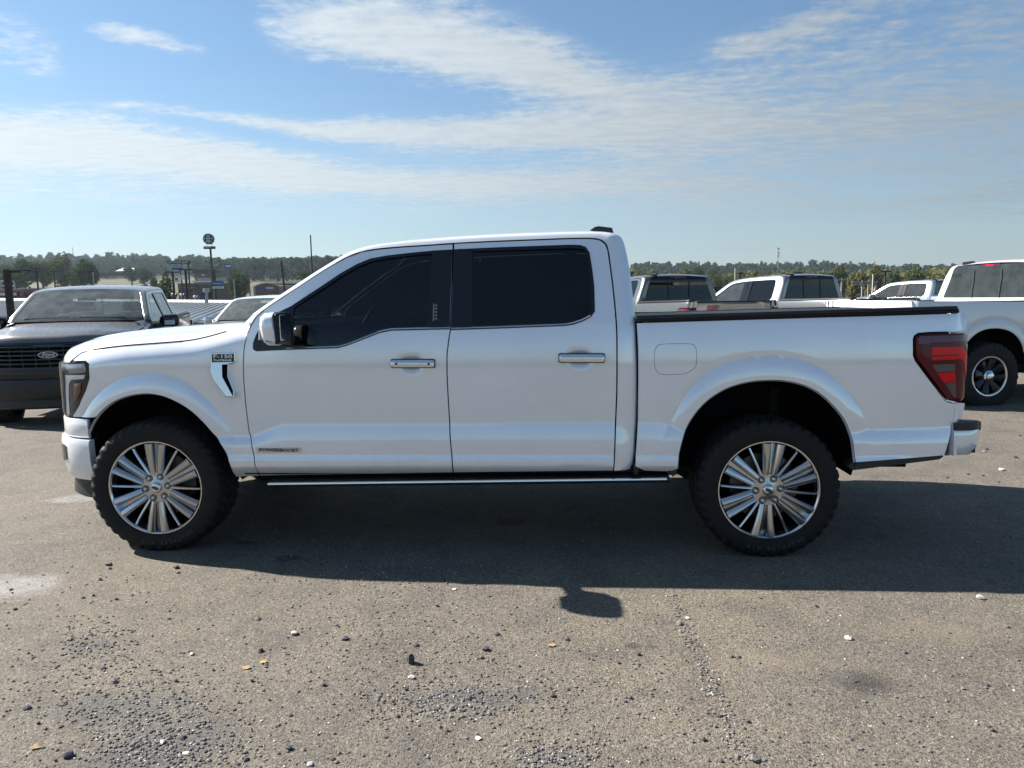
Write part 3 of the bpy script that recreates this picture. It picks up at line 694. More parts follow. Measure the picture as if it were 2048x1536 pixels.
# ------------------------------------------------------------------ the pickup: build
for _p, _q in (((782, 718.6), (870.5, 735.2)), ((1117.5, 707), (1209.5, 725))):
    _a, _b = U(*_p), U(*_q); DIMPLES.append((_a[0]+(_b[0]-_a[0])*0.45, (_a[1]+_b[1])/2, 0.075, 0.058, 0.018))
GLASS_F = [(582, 692), (670, 691.5), (690, 687), (726, 673), (757, 661), (780, 656.5), (856, 654.5), (860, 600), (866, 505), (821, 509.5), (776, 515), (743, 521), (716, 532), (681, 551.5), (647, 574.5), (608, 600), (586, 615)]
GLASS_R = [(943, 500.5), (943, 654), (1010, 651.5), (1127, 647), (1144, 644.5), (1163, 638), (1178, 630), (1184.5, 621), (1184, 573), (1180, 537), (1175, 507), (1169, 498), (1160, 495.5), (1139, 494.5), (1075, 496.5), (989, 499.5)]
uGF, uGR = UL(GLASS_F), UL(GLASS_R)
STRIP_F = UL([(573, 696.3), (675, 693), (694.4, 688.3), (728.6, 674.8), (760.3, 662.6), (782.3, 658.2), (850.6, 656.4), (898.8, 655.5)])
STRIP_R = UL([(902.6, 656.9), (1010.4, 653.5), (1128.6, 648.9), (1145, 646.2), (1164, 640), (1181, 631)])

def roll_out(fn): return fn
def cabF(x, z):                          # cab skin: like F, rounded towards the back of the cab
    s = F(x, z)
    if x > 2.80: s -= 0.05*((x-2.80)/0.14)**2
    return s
# rail stations: A on the side (door cut), B on the silhouette, C turned in
def rail_points():
    st = []
    n = len(RAIL)
    for i, (a, b) in enumerate(RAIL):
        ax, az = U(*a, cabF); A = np.array([ax, cabF(ax, az), az]); _b = at_y(b[0], b[1], YC-A[1]); _dv = np.array([_b[0]-ax, _b[2]-az]); _dv = _dv/np.linalg.norm(_dv)*0.005; A = np.array([ax+_dv[0], cabF(ax, az), az+_dv[1]])
        ro = 0.075 if i <= 17 else 0.075-0.030*min(1, (i-17)/4)
        sB = A[1]-ro if i < 20 else cabF(2.93, az)
        P = at_y(b[0], b[1], YC-sB); B = np.array([P[0], sB, P[2]])
        if i <= 7: C = B+np.array([0.006, -0.014, -0.006])                       # A pillar -> windscreen edge
        elif i <= 16: C = B+np.array([0.0, -0.09, 0.012])                         # roof
        elif i <= 19: C = B+np.array([0.015, -0.09, 0.0])
        else: C = B+np.array([-0.012, -0.10, 0.0])                                # back of the cab
        st.append((A, B, C))
    return st
RS = rail_points()
def rail_mesh(i0, i1, side):
    P = []
    dense = []
    for i in range(i0, i1+1):
        A, B, C = RS[i]; out = np.array([0, 0.006, 0.0])
        M = (A+B)/2+(np.array([0, 0.014, 0.010]) if i < 19 else np.array([0.002, 0.012, 0]))
        IN = A+np.array([0, -0.03, 0])
        sec = catmull([A-0.0*out, M, B, C], 5)
        dense.append([IN]+[np.array(q) for q in sec])
    # smooth along the rail
    rows = catmull([np.concatenate(d) for d in dense], 4)
    for r in rows:
        q = np.array(r).reshape(-1, 3); P.append([loc(x, s, z, side) for x, s, z in q])
    m_ = MB(); m_.grid(P); return fix_out(m_)
def fix_out(m_): return fix(m_)

def hood_grid():
    """bonnet, wing to wing"""
    rows = []
    cen = pchip([-0.93, -0.905, -0.87, -0.82, -0.76, -0.68, -0.55, -0.40, -0.2, 0.1, 0.45, 0.60], [1.165, 1.195, 1.222, 1.25, 1.272, 1.293, 1.318, 1.338, 1.356, 1.374, 1.388, 1.392])
    nx = [(abs(p[1]), p[0]) for p in NOSE.P if p[1] >= 0][::-1]; ns, nxx = [q[0] for q in nx], [q[1] for q in nx]
    def edge(xe): return F(xe, SHO(xe))-0.010
    X0 = -0.668
    for u in np.concatenate([np.linspace(0, 0.1, 9)[:-1], np.linspace(0.1, 1, 44)]):
        row = []; xe = X0+u*(0.475-X0); es = edge(xe); ze0 = SHO(xe)+0.001
        for t in np.linspace(-1, 1, 81):
            se = abs(t); s0 = se*edge(X0)
            xf = float(np.interp(s0, ns, nxx))+0.012+0.03*smooth01((se-0.9)/0.1)
            xr = 0.36+0.115*se**2
            x = xf+(xr-xf)*u; s = se*es
            k_ = (1-se**3.2)**0.75
            z = ze0+(max(cen(x), ze0+0.012)-ze0)*k_
            z += 0.010*smooth01((0.66-se)/0.12)*smooth01(u*4)*smooth01((1.02-u)*6)
            z -= (0.05-0.025*se**4)*max(0, 1-u/0.06)**2
            row.append((x, s*(1 if t >= 0 else -1), z))
        rows.append(row)
    # turned-down hem all round
    hem = lambda p, d: (p[0], p[1], p[2]-d)
    rows = [[hem(p, 0.02) for p in rows[0]]]+rows+[[hem(p, 0.03) for p in rows[-1]]]
    rows = [[(r[0][0], r[0][1]+0.002, r[0][2]-0.025)]+r+[(r[-1][0], r[-1][1]-0.002, r[-1][2]-0.025)] for r in rows]
    return rows

def build_truck(name='pickup_truck'):
    R = empty(name, (XM, YC, 0))
    pn = 'white_paint'
    doors = {}
    for side in (1, -1):
        # ---- front wing
        ol = UL([(425.4, 650.2), (407.8, 665.4), (386.7, 678), (363, 684), (304.7, 688.7), (246, 693), (200, 698.4), (176, 702.5), (163.5, 706), (153, 710)])
        ol += UL([(144, 717), (147, 722), (171, 722.5), (177.5, 728), (178.5, 757), (171.5, 780), (157, 813), (144.5, 833.5), (150, 835), (188.5, 835.5)])
        ol += [q for q in lipF if q[1] > U(188, 835)[1]-0.0 or q[0] > 0]
        ol += UL([(472.5, 954), (518, 952.2)])
        ol += UL([p for p in DOOR_F_FRONT[::-1]][1:])
        ol += UL([(506, 643), (497, 646)])
        obj('fender', fix(side_panel(ol, lines=LINES, side=side, hem=0.03)), pn, R)
        # ---- doors
        for nm, o_, g, w, st in (('front', uDF, uGF, uWF, STRIP_F), ('rear', uDR, uGR, uWR, STRIP_R)):
            d = obj('door', fix(side_panel(o_, [g], LINES, side=side, shrink=0.0035, hem=0.03)), pn, R); doors[(nm, side)] = d
            hole = g
            tr = obj('window_surround', fix(side_panel(w, [inset(hole, 0.006)], step=0.02, off=0.0025, hem=0.012, side=side, shrink=0.0)), 'gloss_black', d)
            obj('window', fix(side_panel(g, step=0.05, off=-0.008, hem=0.0, side=side, shrink=-0.006)), 'tinted_glass' if nm == 'front' else 'privacy_glass', d)
            obj('belt_moulding', strip(st, 0.011, F, 0.001, 0.0065, side), 'satin_chrome', d)
            if nm == 'front':
                obj('pillar_applique', fix(side_panel(UL([(869, 504), (903.5, 501.5), (899.5, 652), (860, 653.5), (863.5, 600)]), step=0.03, off=0.0055, hem=0.006, side=side, shrink=0)), 'gloss_black', d)
            else:
                obj('pillar_applique', fix(side_panel(UL([(909.8, 501.5), (904, 652), (941, 651), (941, 500.5)]), step=0.03, off=0.0055, hem=0.006, side=side, shrink=0)), 'gloss_black', d)
            # handle: dished cup, bezel, chrome grip
            hx0, hy0, hx1, hy1 = (782, 718.6, 870.5, 735.2) if nm == 'front' else (1117.5, 707, 1209.5, 725)
            (x0, z1), (x1, z0) = U(hx0, hy0), U(hx1, hy1)
            zt0 = U(hx0, hy1)[1]; dz = (U(hx1, hy0)[1]-z1)
            def hz(x): return dz*(x-x0)/(x1-x0)
            zm = (z1+zt0)/2; hh = (z1-zt0)/2
            bz = []
            nb = 20
            for i in range(nb+1):
                x = x0+(x1-x0)*i/nb; e = min(1, min(i, nb-i)/1.2+0.35); bz.append((x, e))
            for nm2, grow, d1, mt in (('handle_bezel', 1.12, 0.006, 'alloy_dark'), ('door_handle', 0.86, 0.030, 'chrome')):
                P = []
                for x, e in bz:
                    xx = (x0+x1)/2+(x-(x0+x1)/2)*(1.015 if nm2 == 'handle_bezel' else 0.975); zc_ = zm+hz(xx); s0 = base_s(xx, zc_); h_ = hh*grow*(0.8+0.2*e)
                    bow = d1*(0.75+0.25*e)
                    P.append([loc(xx, s0+bow*k2-0.002, zc_+h_*k1, side) for k1, k2 in ((-1, 0.0), (-1, 0.55), (-0.75, 0.9), (-0.3, 1.0), (0.35, 0.98), (0.8, 0.8), (1, 0.45), (1, 0.0))])
                m_ = MB(); m_.grid(P, close_v=True); n8 = len(P); m_.f += [list(range(8)), [(n8-1)*8+i for i in range(8)]]
                obj(nm2, fix(m_), mt, d)
            if nm == 'front':
                for fx in (0.14, 0.87):
                    xx = x0+(x1-x0)*fx; m_ = MB(); m_.lathe([(0.0, -0.002), (0.007, -0.0015), (0.0078, 0.004)], 14); m_.v = [(loc(xx, F(xx, zm)+0.029-y, zm+hz(xx), side)[0]+vx, loc(xx, F(xx, zm)+0.0285-y, zm, side)[1], zm+hz(xx)+vz) for vx, y, vz in m_.v]
                    obj('key_sensor', fix(m_), 'gloss_black', d)
        # ---- keypad on the pillar
        if side == 1:
            d = doors[('front', 1)]
            for i in range(5):
                x, z = U(872, 611.5+6.6*i); m_ = MB(); s0 = F(x, z)+0.0065
                m_.tube([loc(x+0.0065*math.cos(a), s0, z+0.0065*math.sin(a)*1.0, 1) for a in np.linspace(0, 2*math.pi, 9)], 0.0009, 4); obj('keypad_button', m_, 'letter_white', d)
            a, b = U(867.5, 607), U(866.5, 642); m_ = MB(); m_.tube([loc(a[0], F(*a)+0.006, a[1]), loc(b[0], F(*b)+0.006, b[1])], 0.0011, 4); obj('keypad_line', m_, 'letter_white', d)
        # ---- cab frame (A pillar, roof rail, back pillar)
        obj('cab_frame', rail_mesh(0, len(RS)-1, side), pn, R)
        sill = UL([(1227, 942.5), (1263, 938), (1257, 950), (1215, 951)]); 
        # ---- bed side
        ol = UL([(1272.6, 645.6), (1640, 634.4), (1934, 625.3)])
        ol += UL([(1934.5, 640), (1934, 662.5)])+UL([(1858.8, 664.6), (1836, 666.6), (1828.5, 672), (1826.5, 679), (1826.5, 711), (1831, 722), (1855, 754.5), (1890, 800.5), (1903, 806.5), (1931, 806)])
        ol += UL([(1926, 833.4), (1920.5, 839.5), (1908, 841), (1902, 862), (1889, 911.2), (1711.5, 925.2)])
        ol += lipR[::-1][1:]+UL([(1340, 943.3), (1334.8, 943.3), (1289, 941.5), (1270, 933), (1270.5, 914.8), (1275, 843), (1276, 760), (1275.6, 697.8)])
        fu = UL(FUEL); fu_s = catmull(fu, 4, True); fcx, fcz = np.mean([q[0] for q in fu]), np.mean([q[1] for q in fu])
        bed = obj('bed_side', fix(side_panel(ol, [[((x-1.0*fcx)*1.018+fcx, (z-fcz)*1.025+fcz) for x, z in fu_s]] if side == 1 else [], LINES, side=side, hem=0.03)), pn, R)
        if side == 1: obj('fuel_door', fix(side_panel(fu_s, (), LINES, side=side, off=0.0006, hem=0.012, shrink=0.0)), pn, bed)
        # arch liners
        for (lip, nm, cx) in ((lipF, 'front', 0.0), (lipR, 'rear', 3.69)):
            L = resample(lip, 0.05, False); P = []
            if nm == 'front': L = [(lip[0][0]+0.01, 0.42)]+L+[(lip[-1][0]+0.0, 0.42)]
            else: L = [(lip[0][0], 0.45)]+L+[(lip[-1][0], 0.47)]
            for x, z in L:
                dx, dz = (x-cx), (z-0.40); r = math.hypot(dx, dz); k_ = (r+0.012)/r
                P.append([loc(cx+dx*k_, F(x, z)-0.012, 0.40+dz*k_, side), loc(cx+dx*k_, 0.80, 0.40+dz*k_, side), loc(cx+dx*k_, 0.56, 0.40+dz*k_, side)])
            m_ = MB(); m_.grid(P); o = len(m_.v)
            m_.add([loc(cx, 0.56, 0.45, side)]+[p[2] for p in P], [[0, i+1, i+2] for i in range(len(P)-1)])
            obj('wheel_liner', fix(m_), 'liner_black', R)
            # bright lip edge turned inward
            P = [[loc(x, F(x, z)-0.0015, z, side), loc(cx+(x-cx)*0.992, F(x, z)-0.010, 0.4+(z-0.4)*0.992, side), loc(cx+(x-cx)*0.995, F(x, z)-0.03, 0.4+(z-0.4)*0.995, side)] for x, z in L[1:-1]]
            m_ = MB(); m_.grid(P); obj('arch_lip', fix(m_), pn, R)
        # ---- near-black backing added behind the panels so the gaps look shaded
        m_ = MB()
        inner = [(0.43, 0.52), (0.47, 1.35), (0.60, 1.39), (2.9, 1.39), (2.905, 0.52)]
        V, T, lp = cdt_patch(inner, [], [], 0.08)
        m_.add([loc(v[0], F(v[0], v[1])-0.034, v[1], side) for v in V], [list(map(int, t)) for t in T]); obj('gap_backing', fix(m_), 'void_black', R)
        m_ = MB(); m_.box(loc(2.885, 0.88, 0.50), loc(2.975, 0.70, 1.38)); 
        if side == -1: m_.v = [(x, -y, z) for x, y, z in m_.v]
        obj('cab_gap_backing', fix(m_), 'void_black', R)  # near-black block standing in for deep shade between cab and bed
        # B pillar and the header behind the glass
        m_ = MB(); bp = UL([(866, 503), (948, 500), (950, 654), (856, 656)])
        V, T, lp = cdt_patch(bp, [], [], 0.06); m_.add([loc(v[0], F(v[0], v[1])-0.02, v[1], side) for v in V], [list(map(int, t)) for t in T]); obj('b_pillar', fix(m_), 'void_black', R)
        # ---- running board
        m_ = MB()
        b0, b1 = at_y(536, 967, -0.03), at_y(1340, 957, -0.03)
        def bl(t, s, z): p = b0+(b1-b0)*t; return loc(p[0], s, p[2]+z, side)
        P = [[bl(t, s, z) for s, z in ((0.80, 0.006), (1.005, 0.006), (1.03, 0.0), (1.034, -0.010), (1.02, -0.026), (0.84, -0.032), (0.80, -0.02))] for t in np.linspace(0, 1, 12)]
        m_.grid(P, close_v=True); m_.f += [list(range(7)), [11*7+i for i in range(7)]]
        rb = obj('running_board', fix(m_), 'black_plastic', R)
        m_ = MB(); P = [[bl(t, s, z) for s, z in ((1.028, 0.0045), (1.0365, 0.0015), (1.038, -0.006), (1.031, -0.0095))] for t in np.linspace(0.0, 0.992, 10)]; m_.grid(P, close_v=True); m_.f += [[0, 1, 2, 3], [36, 37, 38, 39]]; obj('bright_strip', fix(m_), 'chrome', rb)
        for t in (0.08, 0.5, 0.9):
            p = b0+(b1-b0)*t; m_ = MB(); m_.tube([loc(p[0], 0.86, p[2]-0.012, side), loc(p[0]-0.02, 0.72, 0.52, side)], 0.022, 6)
            obj('step_bracket', m_, 'underbody', rb)
        # lower black sill trim
        m_ = MB(); P = [[loc(x, s, z+0.018*(x-0.66)/2.2, side) for s, z in ((0.965, 0.500), (0.955, 0.478), (0.90, 0.462), (0.85, 0.50))] for x in np.linspace(0.55, 3.10, 12)]; m_.grid(P, close_v=True); m_.f += [[0, 1, 2, 3], [44, 45, 46, 47]]; obj('sill_trim', fix(m_), 'black_plastic', R)
        for px0, px1 in ((1268, 1277), (1337, 1353)):
            a, b = U(px0, 928), U(px1, 946); m_ = MB(); m_.box(loc(a[0], 0.99, b[1]), loc(b[0], 0.88, a[1]+0.01)) if False else m_.box((a[0]-XM, -0.985, b[1]-0.01), (b[0]-XM, -0.88, a[1]), 0.006)
            if side == -1: m_.v = [(x, -y, z) for x, y, z in m_.v]
            obj('mud_clip', fix(m_), 'black_plastic', R)
        # ---- mirror
        mir = []
        mz0, mz1 = 1.285, 1.475
        def msec(s, k_, dx, dz):           # outline of the housing at outboard station s
            base = [(0.835, 1.30), (0.822, 1.335), (0.812, 1.40), (0.818, 1.445), (0.845, 1.468), (0.90, 1.472), (0.905, 1.40), (0.912, 1.30), (0.90, 1.284), (0.86, 1.285)]
            cx_, cz_ = 0.865, 1.378
            return [loc(cx_+(x-cx_)*k_+dx, s, cz_+(z-cz_)*k_+dz, side) for x, z in base]
        P = [msec(1.02, 0.55, 0.03, -0.01), msec(1.06, 0.86, 0.012, 0), msec(1.10, 0.97, 0.003, 0), msec(1.20, 1.0, 0, 0), msec(1.255, 0.97, 0.004, 0), msec(1.285, 0.86, 0.012, 0), msec(1.298, 0.6, 0.018, 0)]
        m_ = MB(); m_.grid(P, close_v=True); m_.f += [list(range(10)), [60+i for i in range(10)]]
        mr = obj('mirror', fix(m_), pn, R); mr.data.set_sharp_from_angle(angle=rad(50))
        P = [msec(1.05, 0.80, 0.030, 0.0), msec(1.09, 0.92, 0.026, 0), msec(1.20, 0.95, 0.024, 0), msec(1.27, 0.9, 0.026, 0), msec(1.287, 0.72, 0.028, 0)]
        m_ = MB(); m_.grid(P, close_v=True); m_.f += [list(range(10)), [40+i for i in range(10)]]; obj('mirror_back', fix(m_), 'black_plastic', mr)
        m_ = MB(); m_.box((0.928-XM, -1.255 if side == 1 else 1.09, 1.31), (0.936-XM, -1.09 if side == 1 else 1.265, 1.455), 0.008); obj('mirror_glass', fix(m_), 'chrome', mr)
        m_ = MB(); m_.prism([(0.862, 1.31), (0.898, 1.305), (0.898, 1.40), (0.872, 1.402)], lambda u, v, d: loc(u, d, v, side), 1.25, 1.2945, 0.004); obj('turn_signal', fix(m_), 'clear_lens', mr)
        m_ = MB(); m_.prism([(0.800, 1.315), (0.835, 1.31), (0.835, 1.385), (0.806, 1.385)], lambda u, v, d: loc(u, d, v, side), 1.10, 1.245, 0.008); obj('spot_lamp', fix(m_), 'clear_lens', mr)
        m_ = MB(); m_.tube([loc(0.86, 0.955, 1.30, side), loc(0.88, 1.0, 1.305, side), loc(0.885, 1.08, 1.32, side)], [0.05, 0.036, 0.036], 8); obj('mirror_arm', m_, 'black_plastic', mr)
        # ---- head lamp
        HL = [(131, 725.5), (150, 724.6), (169.3, 724), (174.8, 728.5), (175.5, 757), (169.3, 778.8), (154.7, 811.6), (141, 833)]
        hl = [NOSE.hit(px, py) for px, py in HL]
        a_in = NOSE.L[np.argmin(abs(NOSE.P[:, 1]-0.655)*(1+1e3*(NOSE.P[:, 1] < 0)))]
        zt, zb = hl[0][1], hl[-1][1]
        zt_in = zt-0.005
        ol2 = [(a_in, zt_in)]+[(hl[0][0], zt)]+hl[1:]+[(hl[-1][0]+0.03, zb-0.005), (a_in-0.02, zb+0.02), (a_in, zb+0.10)]
        lamp = obj('headlight', fix(NOSE.patch(ol2, off=-0.012, thick=0.03, side=side)), 'gloss_black', R)
        obj('lens', fix(NOSE.patch(inset(ol2, 0.004), off=0.004, thick=0.014, side=side, bulge=0.004)), 'lamp_cover', lamp)
        up = [NOSE.hit(px, py) for px, py in ((134, 729), (166, 727.5), (170, 741), (166, 746), (134, 748))]
        obj('upper_lamp', fix(NOSE.patch([(a_in-0.02, up[0][1])]+up+[(a_in-0.02, up[-1][1])], off=-0.008, thick=0.006, side=side, bulge=0.006)), 'clear_lens', lamp)
        dr = [NOSE.hit(px, py) for px, py in ((130.5, 751), (168, 750), (165, 758), (140, 760), (135, 768), (134.5, 800), (136.5, 828), (132.5, 831))]
        obj('running_light', fix(NOSE.patch([(dr[0][0]+0.03, dr[0][1])]+dr+[(dr[-1][0]+0.03, dr[-1][1])], off=-0.008, thick=0.006, side=side, bulge=0.004)), 'lamp_white', lamp)
        am = [NOSE.hit(px, py) for px, py in ((144, 768), (160, 766), (158, 786), (150, 802), (142, 800))]
        obj('side_marker', fix(NOSE.patch(am, off=-0.008, thick=0.006, side=side, bulge=0.003)), 'amber_lens', lamp)
        # ---- tail lamp (side face wraps round the corner on to the back)
        tl = [TAIL.hit(px, py) for px, py in TAILLAMP]
        amax = TAIL.L[np.argmin(abs(TAIL.P[:, 1]-0.80))]
        tl2 = tl[:4]+[(amax, tl[4][1]), (amax, tl[5][1])]+tl[6:]
        tlm = obj('taillight', fix(TAIL.patch(tl2, off=0.012, thick=0.035, side=side, bulge=0.012)), 'red_lens', R)
        def tq(pts, ext=False):
            q = [TAIL.hit((a/3.657)+1640, (b/3.657)+560) for a, b in pts]
            return q
        for nm3, pts, mt in (('upper_lens', [(704, 430), (725, 409), (1085, 396), (1085, 440), (790, 455), (780, 470), (706, 465)], 'red_lens_dark'),
                             ('brake_light', [(800, 492), (1000, 486), (1030, 510), (1060, 560), (1066, 735), (1025, 740), (1020, 600), (1000, 575), (800, 585), (800, 560), (990, 548), (990, 540), (800, 548)], 'red_lens_bright'),
                             ('reverse_lamp', [(1036, 468), (1085, 464), (1085, 540), (1060, 515), (1036, 495)], 'clear_lens'),
                             ('clear_insert', [(800, 617), (962, 610), (964, 664), (832, 670)], 'grey_lens'),
                             ('rear_reflector', [(836, 676), (964, 670), (966, 742), (884, 746)], 'red_lens_bright'),
                             ('lower_insert', [(892, 752), (966, 748), (968, 850), (950, 850)], 'grey_lens')):
            obj(nm3, fix(TAIL.patch(tq(pts), off=0.0262, thick=0.006, side=side, step=0.01)), mt, tlm)
        obj('rear_lens', fix(TAIL.patch([(amax-0.13, tl[4][1]-0.10), (amax-0.01, tl[4][1]-0.10), (amax-0.01, tl[5][1]+0.16), (amax-0.13, tl[5][1]+0.16)], off=0.0262, thick=0.006, side=side, step=0.02)), 'red_lens_bright', tlm)
        # ---- bed rail cap (black)
        top = UL([(1272.6, 645.6), (1640, 634.4), (1934, 625.3)]); tx, tz = [q[0] for q in top], [q[1] for q in top]
        hp = [(at_y(px, y1, 0.06)[0], at_y(px, y1, 0.06)[2]) for px, y1 in ((1276, 632.5), (1480, 623.5), (1700, 615.8), (1898, 609.5), (1931, 614.8))]
        rows = []
        for x in np.concatenate([np.linspace(tx[0]+0.012, 4.66, 30), [4.69, 4.72, 4.742]]):
            z = float(np.interp(x, tx, tz)); h = (0.040 if side == 1 else 0.012)*smooth01((4.80-x)/0.06); e = F(x, z)-0.951
            rows.append([loc(x, q+e, z+v, side) for q, v in ((0.93, 0.0005), (0.956, 0.0005), (0.960, 0.004), (0.962, h*0.30), (0.955, h*0.36), (0.957, h*0.42), (0.953, h*0.62), (0.945, h*0.66), (0.945, h*0.72), (0.935, h*0.98), (0.92, h), (0.84, h), (0.84, 0.0005))])
        m_ = MB(); m_.grid(rows, close_v=True); m_.f += [list(range(13)), [(len(rows)-1)*13+i for i in range(13)]]
        obj('bed_rail_cap', fix(m_), 'cover_black', R)
        # inner bed wall
        m_ = MB(); m_.box((2.99-XM, -0.90 if side == 1 else 0.86, 1.09), (4.70-XM, -0.86 if side == 1 else 0.90, 1.40)); obj('bed_wall', m_, 'black_plastic', R)
        # lower black valance behind the rear wheel
        m_ = MB(); v = UL([(1701.5, 933.3), (1713, 924), (1886, 910.5), (1889, 914), (1882, 920.5), (1706, 942)]); m_.prism(v, lambda u, w, d: loc(u, d, w, side), 0.90, 0.972); obj('valance', fix(m_), 'black_plastic', R)
    # ---- bonnet
    rows = hood_grid(); m_ = MB(); m_.grid([[loc(*p) for p in r] for r in rows]); m_ = fix(m_)
    if sum(1 for f in m_.f if True) and m_.v: pass
    hd = obj('hood', m_, 'white_paint', R)
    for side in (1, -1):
        m_ = MB(); m_.tube([loc(x, F(x, SHO(x))-0.0035, SHO(x)+0.0025, side) for x in np.linspace(-0.645, 0.46, 50)], 0.0042, 5); obj('hood_gap_shade', m_, 'void_black', hd)  # near-black tube drawn along the hood cut as the shade in its gap
    # cowl and wipers
    m_ = MB(); P = []
    for t in np.linspace(-1, 1, 25):
        x = 0.345+0.115*t*t; s = t*0.83; P.append([loc(x, s, 1.385-0.03*t*t), loc(x+0.17, s, 1.405-0.03*t*t), loc(x+0.17, s, 1.33), loc(x, s, 1.33)])
    m_.grid(P, close_v=True); obj('cowl', fix(m_), 'black_plastic', R)
    for s0, s1 in ((0.62, 0.02), (-0.12, -0.70)):
        m_ = MB(); xa = lambda s: 0.42+0.115*(s/0.83)**2
        pts = [loc(xa(s)+0.05, s, 1.452-0.02*(s/0.83)**2) for s in np.linspace(s0, s1, 8)]; m_.tube(pts, 0.010, 5); m_.tube([loc(xa(s1)+0.01, s1*0.9+s0*0.1, 1.40), pts[4]], 0.009, 5); obj('wiper', m_, 'black_plastic', R)
    # ---- windscreen, roof, back window from the rail stations
    def span(i0, i1, bow, crown, n=28, sub=4, dn=0.0, inset_s=0.0):
        rows = []
        base = catmull([RS[i][2] for i in range(i0, i1+1)], sub)
        for j, c in enumerate(base):
            v = j/(len(base)-1); row = []
            for t in np.linspace(-1, 1, n+1):
                b = bow(v) if callable(bow) else bow; cr = crown(v) if callable(crown) else crown
                row.append(loc(c[0]-b*(1-abs(t)**2.2), (c[1]-inset_s)*t, c[2]+cr*(1-abs(t)**2.2)-dn))
            rows.append(row)
        m_ = MB(); m_.grid(rows); return fix(m_)
    obj('windshield', span(0, 8, lambda v: 0.17-0.10*v, lambda v: 0.01+0.012*v, inset_s=-0.025), 'windshield_glass', R)
    m_ = MB()
    rf = obj('roof', span(8, 18, lambda v: 0.07*(1-v)**3, lambda v: 0.022), 'white_paint', R)
    P = [RS[i][2] for i in range(18, 29)]
    # back panel of the cab: pane above, metal below
    obj('back_window', span(18, 22, 0.0, 0.0, inset_s=0.0), 'privacy_glass', R)
    obj('cab_back', span(22, 28, 0.0, 0.0), 'white_paint', R)
    bw = [o for o in R.children if o.name.startswith('back_window')][-1]
    A, B = RS[19][2], RS[22][2]
    for s in (-0.24, 0.24):
        m_ = MB(); m_.box((A[0]+0.0-XM, s-0.008, B[2]), (A[0]+0.002-XM, s+0.008, A[2]-0.02)); 
        m_.v = [(x+(B[0]-A[0])*(1-(z-B[2])/(A[2]-B[2]))+0.008, y, z) for x, y, z in m_.v]; obj('slider_frame', fix(m_), 'black_plastic', bw)
    # roof marker: shark-fin aerial and high brake lamp
    xr = RS[16][1][0]; zr = RS[16][1][2]
    ax0, ax1 = at_y(1176, 463, 0.42)[0], at_y(1229, 466, 0.42)[0]
    m_ = MB(); m_.prism([(ax0, 0), (ax0+0.045, 0.030), (ax0+0.07, 0.034), (ax1-0.012, 0.022), (ax1, -0.02), (ax0+0.02, -0.02)], lambda u, v, d: loc(u, d, zr+0.010+v), 0.45, 0.55, 0.006); obj('roof_aerial', fix(m_), 'gloss_black', R)
    xb, zb = RS[18][2][0], RS[18][2][2]
    m_ = MB(); m_.box((xb-0.02-XM, -0.18, zb-0.028), (xb+0.018-XM, 0.18, zb+0.006), 0.006); hb = obj('high_brake_lamp', fix(m_), 'red_lens_dark', R)
    m_ = MB(); m_.box((xb+0.016-XM, -0.07, zb-0.022), (xb+0.021-XM, 0.07, zb-0.002), 0.002); obj('brake_light', fix(m_), 'red_lens_bright', hb)
    # ---- nose: bumper, grille
    La = lambda sv: float(NOSE.L[np.argmin(abs(NOSE.P[:, 1]-sv)+(abs(NOSE.P[:, 0]) < -1))])
    def a_at(px, py): return NOSE.hit(px, py)[0]
    aL = a_at(178, 900); Lt = NOSE.L[-1]; aR = Lt-aL
    z_ = lambda py: NOSE.hit(140, py)[1]
    fz0, fz1 = z_(872), z_(835.5)
    ee = np.linspace(aL-0.01, aR+0.01, 60)
    obj('front_fascia', sweep(NOSE, ee, [(0.0, fz1), (0.006, fz1-0.01), (0.006, fz0+0.01), (0.0, fz0), (-0.014, fz0), (-0.014, fz1)]), 'white_paint', R)
    obj('fascia_slot', sweep(NOSE, ee, [(-0.01, fz0+0.001), (-0.008, fz0-0.02), (-0.06, fz0-0.02), (-0.06, fz0+0.001)]), 'black_plastic', R)
    bz1, bz0 = z_(873), z_(951)
    bp = obj('front_bumper', sweep(NOSE, np.linspace(aL-0.03, aR+0.03, 60), [(-0.01, bz1-0.004), (0.022, bz1-0.008), (0.030, bz1-0.03), (0.026, (bz0+bz1)/2), (0.012, bz0+0.03), (-0.01, bz0+0.003), (-0.022, bz0), (-0.016, bz1-0.01)]), 'white_paint', R)
    for side in (1, -1):
        sl = [NOSE.hit(px, py, 0.03) for px, py in ((128.5, 889), (133, 893), (133.5, 918), (129.5, 921))]
        sl = [(sl[0][0]+0.14, sl[0][1]), sl[0], sl[1], sl[2], sl[3], (sl[3][0]+0.14, sl[3][1])]
        obj('fog_lamp_pocket', fix(NOSE.patch(sl, off=0.030, thick=0.01, side=side)), 'gloss_black', bp)
    obj('air_dam', sweep(NOSE, np.linspace(aL+0.02, aR-0.02, 40), [(-0.03, bz0+0.004), (-0.02, bz0-0.10), (-0.05, bz0-0.125), (-0.10, bz0-0.10), (-0.10, bz0)]), 'black_plastic', R)
    gz1, gz0 = 1.135, fz1+0.004
    ag = La(0.63); gg = np.linspace(ag, Lt-ag, 30)
    gr = obj('grille', sweep(NOSE, gg, [(-0.05, gz1), (-0.045, gz0), (-0.09, gz0), (-0.09, gz1)]), 'void_black', R)
    for i in range(6):
        zz = gz0+(gz1-gz0)*(0.06+0.88*i/5); obj('grille_bar', sweep(NOSE, gg, [(-0.02, zz+0.012), (0.0, zz+0.008), (0.002, zz-0.010), (-0.02, zz-0.016), (-0.05, zz-0.01), (-0.05, zz+0.01)]), 'gloss_black', gr)
